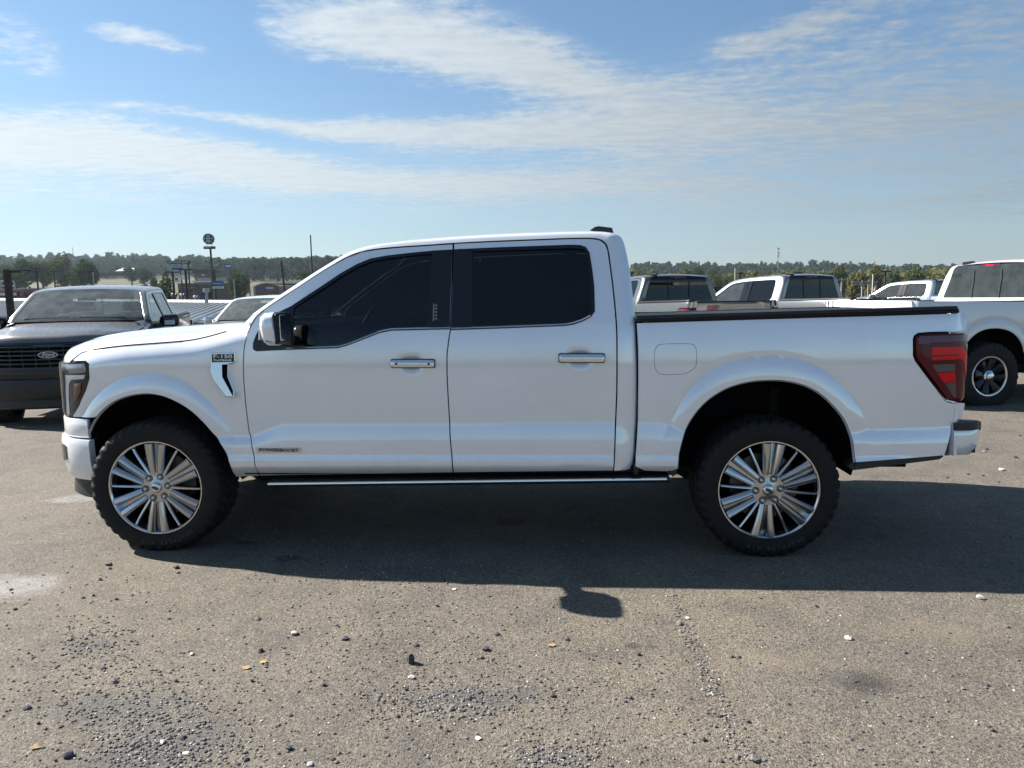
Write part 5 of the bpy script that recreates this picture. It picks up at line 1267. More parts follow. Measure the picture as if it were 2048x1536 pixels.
for px, yt, wp, D, mt, lb in [(1285, 540, 50, 250, 'leaves_olive', 'yellow green tree right beside the white cab pillar'), (1330, 541, 52, 255, 'leaves_olive', 'olive tree above the left part of the charcoal cab'), (1372, 536, 44, 260, 'leaves_olive', 'olive tree above the right part of the charcoal cab'),
                              (1394, 521, 30, 330, 'leaves_green', 'dark tree standing above the wood skyline'), (1425, 541, 48, 240, 'leaves_olive', 'yellowing tree left of the wooden poles'), (1460, 545, 40, 245, 'leaves_green', 'green tree behind the wooden poles'),
                              (1505, 543, 50, 235, 'leaves_olive', 'yellowing tree right of the wooden poles'), (1550, 546, 46, 240, 'leaves_green', 'green tree below the radio mast'), (1590, 541, 46, 225, 'leaves_olive', 'olive tree above the silver cab'),
                              (1640, 536, 48, 205, 'leaves_olive', 'yellow topped tree above the right end of the silver cab'), (1672, 531, 46, 195, 'leaves_olive', 'yellow green tree right of the silver cab'), (1710, 533, 46, 190, 'leaves_olive', 'tree behind the utility poles'),
                              (1745, 530, 44, 185, 'leaves_olive', 'tree behind the flagpole'), (1784, 533, 42, 180, 'leaves_green', 'dark tree right of the lot light by the flag'), (1825, 536, 50, 190, 'leaves_olive', 'tree above the pale blue cab'),
                              (1862, 538, 46, 195, 'leaves_olive', 'tree between the pale blue cab and the large white truck'), (1905, 540, 50, 200, 'leaves_green', 'tree seen at the edge of the large white cab')]:
    tree(px, yt, 600, D, wp, lb, mt, 'row of trees behind the right hand trucks', 0.08)
# ------------------------------------------------------------------ buildings, signs, poles
noise_mat('brick_red', [(0.35, (0.17, 0.07, 0.06)), (0.65, (0.22, 0.10, 0.085))], 0.4); noise_mat('brick_brown', [(0.35, (0.115, 0.082, 0.07)), (0.65, (0.16, 0.115, 0.10))], 0.4)
noise_mat('stucco', [(0.35, (0.26, 0.23, 0.19)), (0.65, (0.32, 0.29, 0.25))], 0.5); noise_mat('white_wall', [(0.35, (0.6, 0.6, 0.59)), (0.65, (0.72, 0.72, 0.70))], 0.5)
noise_mat('grey_metal', [(0.35, (0.26, 0.27, 0.28)), (0.65, (0.34, 0.345, 0.35))], 0.6, 0.45); noise_mat('brown_pole', [(0.35, (0.028, 0.02, 0.017)), (0.65, (0.045, 0.033, 0.028))], 5, 0.6)
noise_mat('dark_steel', [(0.35, (0.02, 0.02, 0.02)), (0.65, (0.035, 0.035, 0.036))], 3, 0.5); noise_mat('wood_pole', [(0.35, (0.10, 0.08, 0.06)), (0.65, (0.16, 0.135, 0.11))], 4, 0.9)
noise_mat('grey_wood', [(0.35, (0.28, 0.26, 0.23)), (0.65, (0.36, 0.34, 0.31))], 4, 0.9)
m, k, p = principled('seam_roof', (0.05, 0.062, 0.075), 0.38, 0.4); vary(k, p, (0.05, 0.062, 0.075), 0.2, 0.6, (0.3, 0.45))
noise_mat('pavement_grey', [(0.35, (0.19, 0.185, 0.175)), (0.65, (0.26, 0.25, 0.235))], 0.3)
principled('window_dark', (0.02, 0.025, 0.03), 0.1); principled('sign_blue', (0.02, 0.06, 0.24), 0.4); principled('sign_white', (0.7, 0.7, 0.69), 0.4); principled('sign_black', (0.012, 0.013, 0.015), 0.4)
principled('sign_green', (0.005, 0.035, 0.03), 0.35); principled('sign_pale', (0.32, 0.40, 0.42), 0.4); principled('sign_red', (0.45, 0.04, 0.04), 0.4); principled('sign_grey', (0.35, 0.40, 0.42), 0.4)
principled('ball_red', (0.55, 0.03, 0.04), 0.25); principled('ball_blue', (0.02, 0.07, 0.42), 0.25); principled('ball_white', (0.7, 0.68, 0.6), 0.3); principled('ball_dark', (0.03, 0.035, 0.04), 0.3)
class Site:
    """local frame facing the camera at depth D, origin at column px on the ground"""
    def __init__(s, name, px, D, label, cat, group=None, rz=0.0, base_py=None):
        s.D = D; s.px = px; x, y, z = on_ground(px, D)
        s.z0 = z if base_py is None else at_d(px, base_py, D)[2]
        s.R = empty(name, (x, y, s.z0), RZ+rz); tag(s.R, label, cat, group)
    def X(s, px): return polar(px, s.D)-polar(s.px, s.D)
    def Z(s, py, px=None): return at_d(s.px if px is None else px, py, s.D)[2]-s.z0
    def box(s, name, px0, px1, py_top, py_bot, y0, y1, mat, parent=None, bev=0.0):
        z0 = -1.5 if py_bot is None else s.Z(py_bot); m_ = MB(); m_.box((s.X(px0), y0, z0), (s.X(px1), y1, s.Z(py_top)), bev); return obj(name, m_, mat, parent or s.R)
    def pole(s, name, px, py_top, r, mat, py_bot=None, lean=0.0, n=8, y=0.0):
        z0 = -1.0 if py_bot is None else s.Z(py_bot); z1 = s.Z(py_top); m_ = MB(); m_.tube([(s.X(px)-lean*0, y, z0), (s.X(px)+lean, y, z1)], [r, r*0.85], n); return obj(name, m_, mat, s.R)
    def text(s, txt, px, py, h_px, w_px, mat, y=-0.03, parent=None):
        tm = text_mesh(txt, 1.0, 0.01, 0, 1.0, 0.01); xs = [v.co.x for v in tm.vertices]; zs = [v.co.y for v in tm.vertices]; w = max(xs)-min(xs); h = max(zs)-min(zs)
        o = obj('lettering', tm, mat, parent or s.R, loc=(s.X(px), y, s.Z(py)), rot=(rad(90), 0, 0)); o.scale = (w_px/CF*s.D/w, h_px/CF*s.D/h, 1); return o

# low building below the lot with a standing-seam metal roof
def roof_building():
    R = empty('metal_roof_building', on_ground(200, 45)); o = np.array(R.location); tag(R, 'long low building with dark standing seam metal roof just below the lot', 'building')
    P0 = at_d(-60, 601, 66); P1 = at_d(620, 607.5, 60); E0 = at_d(-60, 632, 40); E1 = at_d(620, 652, 34)
    m_ = MB(); th = np.array([0, 0, -0.12]); q = [P0, P1, E1, E0]; m_.add([p-o for p in q]+[p+th-o for p in q], [(0, 1, 2, 3), (7, 6, 5, 4), (0, 4, 5, 1), (1, 5, 6, 2), (2, 6, 7, 3), (3, 7, 4, 0)])
    rf = obj('roof', fix(m_), 'seam_roof', R)
    m_ = MB(); a, b = P0-o, P1-o; m_.add([a+[0, 0, .02], b+[0, 0, .02], b+[0, 0.5, .24], a+[0, 0.5, .24], a+[0, 1.0, .0], b+[0, 1.0, 0]], [(0, 1, 2, 3), (3, 2, 5, 4)]); obj('ridge_cap', m_, 'white_wall', R)
    n = np.cross(P1-P0, E0-P0); n = n/np.linalg.norm(n); n = n if n[2] > 0 else -n
    # seams run from the ridge down to the eave, slanting left
    sd = bpy.data.meshes.new('roof_seam')
    d_ridge = (P1-P0)/np.linalg.norm(P1-P0); A_ = at_d(410, 611, 1); 
    def hit(px, py):
        d = ray(px, py); t = ((P0-CC)@n)/(d@n); return CC+d*t
    s0, s1 = hit(345, 631), hit(412, 610); dirn = (s1-s0)/np.linalg.norm(s1-s0)
    L = np.linalg.norm(P1-P0)
    cnt = 0
    for i in range(-90, 190):
        base = hit(380, 620)+d_ridge*i*0.50
        # clip to the roof between ridge and eave and between its ends
        t0 = ((P0-base)@np.cross(n, d_ridge))/(dirn@np.cross(n, d_ridge)); t1 = ((E0-base)@np.cross(n, E1-E0))/(dirn@np.cross(n, E1-E0))
        a, b = base+dirn*t0, base+dirn*t1
        ua = (a-P0)@d_ridge/L
        for q0 in (0,):
            ss = []
            for t in np.linspace(0, 1, 30):
                p_ = a+(b-a)*t; u_ = (p_-P0)@d_ridge/L; v = ((p_-P0)@(E0-P0))/((E0-P0)@(E0-P0))
                lo = (E0-P0)@d_ridge/L*v; hi = 1+((E1-P1)@d_ridge/L)*v
                if lo+0.003 < u_ < hi-0.003: ss.append(p_)
            if len(ss) < 3: continue
            w = np.cross(dirn, n)*0.028; m_ = MB(); a2, b2 = ss[0]-o, ss[-1]-o; h = n*0.06
            m_.add([a2-w, a2+w, a2+w+h, a2-w+h, b2-w, b2+w, b2+w+h, b2-w+h], [(0, 1, 2, 3), (4, 7, 6, 5), (0, 4, 5, 1), (1, 5, 6, 2), (2, 6, 7, 3), (3, 7, 4, 0)])
            obj('roof_seam', fix(m_), 'roof_seam_grey', rf); cnt += 1
    m_ = MB(); m_.add([E0+[0, .3, -.1]-o, E1+[0, .3, -.1]-o, E1+[0, .3, -4.5]-o, E0+[0, .3, -4.5]-o], [(0, 1, 2, 3)]); obj('wall', m_, 'brick_brown', R)
    v = hit(414, 606); m_ = MB(); m_.tube([v-o-[0, 0, .1], v-o+[0, 0, .9]], 0.12, 8); m_.tube([v-o+[0, 0, .9], v-o+[0, 0, 1.25]], 0.28, 8); obj('roof_vent', m_, 'grey_metal', rf)
noise_mat('roof_seam_grey', [(0.35, (0.34, 0.36, 0.38)), (0.65, (0.42, 0.44, 0.46))], 0.4, 0.4)
roof_building()

s = Site('retail_building', 60, 150, 'long low red brick store behind the metal roof at the left', 'building', base_py=603)
w_ = s.box('wall', -60, 128, 578.5, None, 0, 30, 'brick_red'); s.box('white_awning', -60, 53, 586, 590.5, -1.5, 0, 'white_wall'); s.box('roof_coping', -60, 80, 577.5, 579, -0.2, 30, 'stucco')
for px in (-20, 0, 18, 32): s.box('window', px, px+12, 593, 600, -0.1, 0.0, 'window_dark')
for px in (8, 34, 52, 60, 66): s.box('roof_unit', px, px+6, 575.2, 578.5, 6, 8, 'grey_metal')
for k0, k1 in ((-4, 11), (15, 28), (30, 42)):
    R = Site('pipe_frame', (k0+k1)/2, 152, 'white pipe frame on the red store roof, ' + ('leftmost', 'middle', 'rightmost')[(k0 > 0)+(k0 > 20)] + ' of three', 'pipe frame', 'white pipe frames on the roof')
    m_ = MB(); m_.tube([(R.X(k0), 0, R.Z(580)), (R.X(k0), 0, R.Z(563.5)), (R.X(k0+1), 0, R.Z(562.5)), (R.X(k1-1), 0, R.Z(562.5)), (R.X(k1), 0, R.Z(563.5)), (R.X(k1), 0, R.Z(580))], 0.12, 6); m_.tube([(R.X(k0), 0, R.Z(572)), (R.X(k1), 0, R.Z(572))], 0.10, 6)
    obj('pipe', m_, 'grey_metal', R.R)
for px, lb in ((48, 'left one of two dark traffic signals by the red store'), (63, 'right one of two dark traffic signals by the red store')):
    s = Site('traffic_signal', px, 120, lb, 'traffic light', 'traffic signals'); s.box('signal_head', px-2, px+2.2, 584+(px > 50)*1.5, 595, -0.2, 0.2, 'dark_steel'); s.pole('hanger', px, 582, 0.04, 'dark_steel', 585)
# tall brown light pole by the grey truck
s = Site('light_pole', 34, 24, 'tall brown square light pole with one arm at the left edge', 'light pole', base_py=760)
m_ = MB(); a = 0.085; zt = s.Z(539); x0 = s.X(29.5); m_.box((x0-a, -a, -1.5), (x0+a, a, zt), 0.01); obj('pole', m_, 'brown_pole', s.R)
m_ = MB(); m_.box((x0, -0.06, zt-0.12), (s.X(55), 0.06, zt-0.03), 0.01); obj('arm', m_, 'brown_pole', s.R); m_ = MB(); m_.box((s.X(52), -0.16, zt-0.075), (s.X(73), 0.16, zt-0.03), 0.01); obj('lamp_head', m_, 'dark_steel', s.R)
def t_light(px, py, D, lb, arm=9, r=0.11, base_py=None):
    s = Site('lot_light', px, D, lb, 'light pole', 'slim lot lights', base_py=base_py); s.pole('pole', px, py, r, 'dark_steel'); z = s.Z(py)
    for sg in (-1, 1):
        m_ = MB(); x1 = s.X(px+sg*arm); m_.box((min(0, x1), -0.12, z-0.06), (max(0, x1), 0.12, z+0.06)); obj('lamp_head', m_, 'dark_steel', s.R)
t_light(88, 538, 85, 'left one of two slim twin lot lights above the grey truck roof'); t_light(122, 543, 100, 'right one of two slim twin lot lights above the grey truck roof', 8)
t_light(356, 545, 75, 'left one of two twin lot lights in front of the plaza sign', 14, 0.13); t_light(382, 540, 70, 'right one of two twin lot lights in front of the plaza sign', 13, 0.13)
t_light(418, 588.5, 62, 'low twin lot light above the metal roof', 6, 0.10); t_light(1263, 546, 60, 'lot light touching the white cab pillar', 5, 0.09); t_light(1310, 549, 62, 'lot light above the charcoal cab roof', 9, 0.10); t_light(1362, 551, 80, 'short lot light above the charcoal cab', 5, 0.10)
t_light(1478, 547, 95, 'lot light right of the grey utility pole', 8, 0.12); t_light(1766, 543, 70, 'lot light right of the flag', 11, 0.10); t_light(1592, 546, 75, 'lot light above the silver cab roof', 9, 0.08)
def plain_pole(px, y0, y1, D, lb, mat='wood_pole', r=0.13, lean=0.0, cross=0, name='utility_pole'):
    s = Site(name, px, D, lb, 'pole', None, base_py=y1+14); s.pole('pole', px, y0, r, mat, None, lean)
    for c in range(cross):
        m_ = MB(); z = s.Z(y0+3+c*5); m_.box((-1.3+lean, -0.06, z-0.07), (1.3+lean, 0.06, z+0.07)); obj('crossarm', m_, mat, s.R)
plain_pole(199, 545, 580, 150, 'pale post on the grass slope', 'grey_wood', 0.12); plain_pole(632, 472, 560, 55, 'tall thin dark pole rising above the windshield pillar', 'dark_steel', 0.055); plain_pole(579, 525, 600, 90, 'dark wooden pole leaning left beside the windshield pillar', 'dark_steel', 0.14, -0.45)
plain_pole(476.5, 559, 595, 120, 'grey pole in front of the dark round tree', 'grey_wood', 0.12); plain_pole(1469, 537, 585, 85, 'grey utility pole between the charcoal and silver cabs', 'grey_wood', 0.13)
plain_pole(1680, 557, 600, 80, 'utility pole left of three right of the silver cab', 'grey_wood', 0.10, 0, 1); plain_pole(1721, 561, 600, 90, 'middle utility pole with crossarms right of the silver cab', 'grey_wood', 0.11, 0, 2); plain_pole(1733, 561, 600, 100, 'utility pole just left of the flagpole', 'grey_wood', 0.10, 0, 1)
plain_pole(507, 545, 590, 140, 'slim dark pole behind the white truck roof', 'dark_steel', 0.10); plain_pole(562, 556, 590, 140, 'slim dark pole in front of the arched store', 'dark_steel', 0.10)
plain_pole(163, 496, 520, 700, 'far thin mast above the left skyline', 'grey_wood', 0.25, name='radio_mast')
s = Site('radio_mast', 1552, 700, 'lattice radio mast rising above the right skyline', 'mast')
m_ = MB()
for ax, ay in ((-1, -1), (1, -1), (0, 1)): m_.tube([(ax*0.55, ay*0.55, 0), (ax*0.3, ay*0.3, s.Z(495))], 0.16, 4)
obj('mast_frame', m_, 'grey_metal', s.R)
for py in (499, 507, 513):
    m_ = MB(); z = s.Z(py); m_.box((-1.2, -0.8, z-0.5), (1.2, 0.8, z+0.5)); obj('antenna_array', m_, 'grey_metal', s.R)
# flag
s = Site('flagpole', 1741.5, 75, 'white flagpole with striped flag right of the utility poles', 'flagpole', base_py=612); s.pole('pole', 1741.5, 549, 0.06, 'white_wall')
z0 = s.Z(566); zl = z0-s.Z(586); x0 = 0.07
def flag_pt(u, v): return (x0+u*0.36+0.03*math.sin(u*7), 0.10*math.sin(u*6+v*1.5), z0-zl*(v*0.72+u*0.28))
for i in range(13):
    m_ = MB(); P = [[flag_pt(u, (i+q)/13) for q in (0, 1)] for u in np.linspace(0.0 if i > 6 else 0.42, 1, 8)]; m_.grid(P); obj('flag_stripe', m_, 'sign_red' if i % 2 == 0 else 'sign_white', s.R)
m_ = MB(); m_.grid([[flag_pt(u, v) for v in np.linspace(0, 7/13, 4)] for u in np.linspace(0, 0.42, 5)]); obj('flag_canton', m_, 'sign_blue', s.R)
# plaza pylon
s = Site('plaza_sign', 370, 110, 'plaza pylon sign of stacked panels reading ROCKWOOD PLAZA', 'sign', base_py=601)
for px in (356.5, 372.2, 387.5): s.pole('post', px, 528, 0.13, 'sign_black', y=0.15)
hb = s.box('header_board', 348, 393, 522, 528, -0.15, 0.15, 'sign_black'); s.text('ROCKWOOD PLAZA', 370, 525, 3.6, 38, 'sign_white', -0.18, hb)
for nm, a, b, c, d, mt in (('sign_panel', 355, 373, 529.5, 535.5, 'sign_grey'), ('sign_panel', 356, 372, 536.5, 540, 'sign_blue'), ('sign_panel', 357, 371, 541, 545, 'sign_grey'), ('sign_panel', 357, 371, 545.6, 551, 'sign_pale'), ('sign_panel', 358, 369.5, 554, 565, 'sign_white'), ('sign_panel', 373.5, 386.5, 541, 549, 'sign_pale'), ('sign_panel', 373.5, 386.5, 550, 560, 'sign_white')):
    s.box(nm, a, b, c, d, -0.1, 0.1, mt)
s.box('panel_mark', 361, 366, 556, 560, -0.14, -0.10, 'sign_black'); s.box('panel_mark', 360, 368, 562, 563, -0.14, -0.10, 'sign_black'); s.box('panel_mark', 358, 370, 532, 533.2, -0.14, -0.10, 'sign_black')
# round coffee sign on a tall pole
s = Site('round_pole_sign', 432, 120, 'tall pole carrying a round dark green sign over a narrow black board', 'sign', base_py=604)
s.pole('pole', 434.0, 499, 0.20, 'sign_black', lean=0.0); s.pole('pole_base', 437.5, 540, 0.33, 'sign_black')
m_ = MB(); r = 10.4/CF*120; zc = s.Z(480); m_.lathe([(0, -0.2), (r*0.93, -0.2), (r*0.95, -0.26), (r, -0.26), (r, 0.2), (0, 0.2)], 40); dsk = obj('round_sign', fix(m_), 'sign_green', s.R, loc=(0, 0, zc))
def mark(pts):
    m_ = MB(); m_.prism([(u*r, v*r) for u, v in pts], lambda u, v, d: (u, d, v), -0.2, -0.225); obj('emblem_mark', fix(m_), 'sign_pale', dsk)
mark([(-0.35, 0.42), (-0.42, 0.6), (-0.18, 0.55), (-0.05, 0.82), (0.05, 0.82), (0.18, 0.55), (0.38, 0.62), (0.32, 0.42)])
for sg in (-1, 1):
    mark([(sg*0.52, 0.12), (sg*0.75, 0.38), (sg*0.84, 0.1), (sg*0.80, -0.3), (sg*0.70, -0.3), (sg*0.72, 0.05)]); mark([(sg*0.2, -0.15), (sg*0.62, -0.58), (sg*0.5, -0.72), (sg*0.12, -0.4)])
mark([(-0.34, 0.28), (0.34, 0.28), (0.40, -0.1), (0.15, -0.12), (0.0, 0.0), (-0.15, -0.12), (-0.40, -0.1)]); mark([(-0.12, -0.2), (0.12, -0.2), (0.16, -0.8), (-0.16, -0.8)])
for px in (427.6, 437.3):
    m_ = MB(); m_.tube([(s.X(px), 0, s.Z(493)), (s.X(px), 0, s.Z(488))], 0.05, 5); obj('bracket', m_, 'sign_black', s.R)
s.box('name_board', 422, 443.7, 494.5, 499.6, -0.3, 0.1, 'sign_black'); s.box('board_mark', 424, 436, 496.4, 497.6, -0.33, -0.3, 'sign_grey')
# blue and white roadside sign
s = Site('roadside_sign', 444.5, 95, 'blue roadside sign with a white strip beneath, on a dark post', 'sign', base_py=602); s.pole('post', 436, 577, 0.06, 'grey_metal'); s.pole('post', 438.5, 577, 0.16, 'sign_black')
s.box('blue_panel', 433.8, 455.2, 562.2, 572.5, -0.12, 0.12, 'sign_blue'); s.box('lettering_line', 435.5, 453.5, 566.5, 568.3, -0.15, -0.12, 'sign_grey'); s.box('white_panel', 434.2, 455, 573.2, 577, -0.12, 0.12, 'sign_white'); s.box('lettering_line', 436.5, 453.5, 574.6, 575.6, -0.15, -0.12, 'sign_red')
s = Site('hilltop_sign', 467.5, 210, 'small blue sign on a pole above the dark round tree', 'sign'); s.pole('post', 467.5, 537, 0.22, 'sign_blue'); bb = s.box('blue_panel', 459.8, 475.3, 529.2, 536.5, -0.2, 0.2, 'sign_blue'); s.box('lettering_line', 462.5, 472.5, 531.6, 534, -0.26, -0.2, 'sign_white')
# shops along the street
def shop(px, D, lb, base, parts):
    s = Site('shop_building', px, D, lb, 'building', 'shops along the street', base_py=base)
    for nm, a, b, c, d, y0, y1, mt in parts: s.box(nm, a, b, c, d, y0, y1, mt)
shop(385, 145, 'flat roofed brown brick shop behind the plaza sign', 600, [('wall', 365, 398, 568, None, 0, 14, 'brick_brown'), ('parapet', 364.5, 398.5, 566.5, 568.4, -0.3, 14.2, 'stucco'), ('stone_band', 366, 397, 575, 576, -0.12, 0, 'stucco'), ('door', 377.5, 380.5, 581, 588, -0.1, 0.0, 'window_dark'), ('window', 368, 375, 579, 584, -0.1, 0, 'window_dark'), ('window', 384, 393, 579, 584, -0.1, 0, 'window_dark')])
shop(415, 170, 'brown shop with pale parapet behind the round sign pole', 598, [('wall', 397, 432, 564, None, 0, 14, 'brick_brown'), ('parapet', 396, 433, 562, 565.2, -0.4, 14.3, 'white_wall'), ('upper_band', 402, 428, 572, 574.5, -0.2, 0, 'stucco'), ('window', 400, 410, 575, 580, -0.1, 0, 'window_dark'), ('window', 413, 424, 575, 580, -0.1, 0, 'window_dark')])
shop(425, 250, 'long grey roofed building on the slope behind the pole signs', 590, [('wall', 408, 458, 562, None, 0, 10, 'stucco'), ('roof', 406, 460, 556, 562.6, -1, 11, 'grey_metal'), ('window', 414, 424, 566, 570, -0.1, 0, 'window_dark'), ('window', 440, 452, 566, 570, -0.1, 0, 'window_dark')])
shop(412, 300, 'dark gabled lodge on the wooded slope behind the signs', 560, [('wall', 400, 426, 546, None, 0, 12, 'brick_brown'), ('roof', 398, 428, 540, 546.5, -1, 13, 'dark_steel'), ('window', 414, 419, 549, 552, -0.15, 0, 'white_wall'), ('chimney', 420, 422.5, 536, 546, 3, 5, 'brick_brown')])
s = Site('shop_building', 540, 125, 'brown store with an arched front beside the white truck roof', 'building', 'shops along the street', base_py=600)
s.box('wall', 512, 590, 572, None, 0.5, 16, 'stucco')
m_ = MB(); P = [(s.X(519), -1.5), (s.X(519), s.Z(573))]+[(s.X(519+43*t), s.Z(573-5.5*math.sin(math.pi*t)**0.8)) for t in np.linspace(0.05, 0.95, 12)]+[(s.X(562), s.Z(573)), (s.X(562), -1.5)]; m_.prism(P, lambda u, v, d: (u, d, v), 1.0, -0.2); obj('arched_front', fix(m_), 'brick_brown', s.R)
m_ = MB(); P = [(s.X(518+45*t), s.Z(572.4-5.5*math.sin(math.pi*t)**0.8)) for t in np.linspace(0, 1, 14)]; m_.tube([(x, -0.25, z) for x, z in P], 0.12, 5); obj('arch_trim', m_, 'stucco', s.R)
s.box('sign_band', 521, 538, 573.8, 578.5, -0.25, -0.2, 'sign_blue'); s.box('name_board', 540, 555, 574, 578.5, -0.25, -0.2, 'sign_grey'); s.box('roof', 524, 576, 564.5, 568, 3, 16, 'grey_metal'); s.box('roof', 530, 574, 559, 561, 18, 30, 'white_wall')
s = Site('house', 257, 420, 'white roofed house with long dark shed in the field on the hill', 'building')
for a, b, t in ((243, 262, 535), (258, 281, 536)):
    m_ = MB(); x0, x1 = s.X(a), s.X(b); zt, zb = s.Z(t), s.Z(542.5); m_.add([(x0, 0, zb), (x1, 0, zb), (x1-3, 5, zt), (x0+3, 5, zt), (x1, 10, zb), (x0, 10, zb)], [(0, 1, 2, 3), (1, 4, 2), (4, 5, 3, 2), (5, 0, 3)]); obj('roof', fix(m_), 'white_wall', s.R)
s.box('wall', 246, 278, 542, 550, 1, 9, 'brick_brown'); s.box('shed', 208, 284, 546.5, 553, -6, -1, 'dark_steel')
for px, w, py in ((248, 7, 554.5), (257, 4, 555)): pass
s = Site('grey_warehouse', 1440, 100, 'low grey roofed building between the charcoal and silver cabs', 'building', base_py=606); s.box('wall', 1405, 1500, 588, None, 0, 12, 'stucco'); s.box('roof', 1403, 1502, 574, 588.5, -0.6, 12.6, 'dark_steel'); s.box('chimney', 1411, 1416.5, 566, 590, 1, 1.6, 'white_wall')
# beach-ball sized balls by the street
for px, py, r, mt, lb in ((346.5, 593, 3.4, 'ball_red', 'red ball at the left end of the row'), (352.5, 593.5, 3.0, 'ball_dark', 'dark ball next to the left red ball'), (362.3, 592.8, 3.0, 'ball_white', 'pale ball left of the upper blue ball'), (368.8, 593, 3.3, 'ball_blue', 'blue ball in the middle of the row'), (372.5, 597.2, 3.5, 'ball_red', 'red ball in the middle of the row'), (378.2, 597.5, 2.8, 'ball_dark', 'small dark ball right of the middle red ball'), (389.5, 596.8, 3.0, 'ball_white', 'pale ball left of the right blue ball'), (396, 597.8, 3.4, 'ball_blue', 'blue ball at the right end of the row')):
    D = 88; c = at_d(px, py-3.2, D); R_ = r/CF*D; rt = empty('display_ball', (c[0], c[1], c[2]-R_)); tag(rt, lb+' by the plaza sign', 'ball', 'row of coloured balls')
    m_ = MB(); m_.lathe([(R_*math.sin(a), -R_*math.cos(a)) for a in np.linspace(0, math.pi, 11)], 16, 'z'); obj('ball', fix(m_), mt, rt, loc=(0, 0, R_)); m_ = MB(); m_.tube([(0, 0, -2.5), (0, 0, 0.05)], 0.05, 5); obj('stake', m_, 'grey_metal', rt)
# grass verge and street
def strip_sheet(name, q, mat, dz):
    P = [on_ground(px, D) for px, D in q]; m_ = MB(); m_.add([(x, y, z+dz) for x, y, z in P], [list(range(len(P)))]); tag(obj(name, fix_up(m_), mat), kind='structure')
def band_sheet(name, px0, px1, D0, D1, mat, dz, n=24, m=6):
    m_ = MB(); m_.grid([[(lambda P: (P[0], P[1], P[2]+dz))(on_ground(px, D)) for D in np.linspace(D0(px) if callable(D0) else D0, D1(px) if callable(D1) else D1, m)] for px in np.linspace(px0, px1, n)]); tag(obj(name, fix_up(m_), mat), kind='structure')
noise_mat('lawn', [(0.35, (0.075, 0.11, 0.03)), (0.65, (0.13, 0.15, 0.05))], 0.3)
band_sheet('lawn', 300, 640, 78, 104, 'lawn', 0.10); band_sheet('road', 150, 660, 106, 118, 'pavement_grey', 0.10); band_sheet('road', 200, 335, lambda p: 318, lambda p: 330, 'pavement_grey', 0.12); band_sheet('road', 200, 335, lambda p: 384, lambda p: 398, 'pavement_grey', 0.12)

# ------------------------------------------------------------------ the other parked trucks (same maker's cab shape, own paint and fittings)
def drop(o, names):
    for c in list(o.children):
        if c.name.split('.')[0] in names:
            for g in list(c.children): bpy.data.objects.remove(g)
            bpy.data.objects.remove(c)
        else: drop(c, names)
def parked(x, y, rz, label, table, sc=1.0, z=None, dropn=('tonneau_panel',), parts=None):
    R = copy_tree(TRUCK); R.location = (x, y, lot_z(x, y) if z is None else z); R.rotation_euler = (0, 0, rz); R.scale = (sc, sc, sc)
    drop(R, dropn); swap_mats(R, table)
    for c in R.children:
        for nm, t in (parts or {}).items():
            if c.name.split('.')[0] == nm: swap_mats(c, t); 
    tag(R, label, 'pickup truck', 'other parked trucks'); return R
DARKSET = {'tinted_glass': 'clear_side_glass', 'privacy_glass': 'clear_side_glass', 'chrome': 'gloss_black', 'satin_chrome': 'gloss_black', 'alloy': 'alloy_dark', 'alloy_bright': 'alloy_dark'}
BAD = ('tonneau_panel', 'door_badge', 'fender_badge', 'keypad_button', 'keypad_line')
parked(-4.997, 7.249, 1.917, 'dark grey pickup facing the camera behind the white truck hood', dict(DARKSET, white_paint='dark_grey_paint'), dropn=BAD, parts={'mirror': {'dark_grey_paint': 'gloss_black'}, 'front_bumper': {'dark_grey_paint': 'black_plastic'}, 'front_fascia': {'dark_grey_paint': 'gloss_black'}})
parked(-4.337, 12.83, 1.638, 'white pickup seen between the dark grey pickup and the windshield pillar', {'white_paint': 'white_paint_plain', 'tinted_glass': 'clear_side_glass', 'privacy_glass': 'clear_side_glass'}, dropn=BAD, parts={'mirror': {'white_paint_plain': 'chrome', 'white_paint': 'chrome'}})
parked(4.55, 11.625, -1.191, 'charcoal pickup seen from behind with its tailgate above the bed cover', {'white_paint': 'charcoal_paint', 'tinted_glass': 'clear_side_glass'}, dropn=BAD)
parked(7.518, 12.809, -1.095, 'silver pickup seen from behind between charcoal and white pickups', {'white_paint': 'silver_paint', 'tinted_glass': 'clear_side_glass', 'chrome': 'satin_chrome'}, dropn=BAD)
parked(15.4, 22.6, -1.0, 'pale blue silver pickup seen from behind, farthest of the parked trucks', {'white_paint': 'blue_silver_paint', 'tinted_glass': 'clear_side_glass', 'privacy_glass': 'clear_side_glass'}, dropn=BAD)
SD = parked(9.90, 7.25, -2.91, 'large white pickup with black mud tyre wheels at the right edge', {'white_paint': 'white_paint_plain', 'privacy_glass': 'smoke_glass'}, 1.04, z=-0.05, dropn=BAD+('wheel', 'fender_vent', 'bed_rail_cap', 'tailgate_cap'), parts={'arch_lip': {'white_paint_plain': 'satin_chrome', 'white_paint': 'satin_chrome'}})
for side in (1, -1):
    make_wheel(SD, 0.0, side, z=0.43, style='mud'); make_wheel(SD, 3.69, side, z=0.43, style='mud')

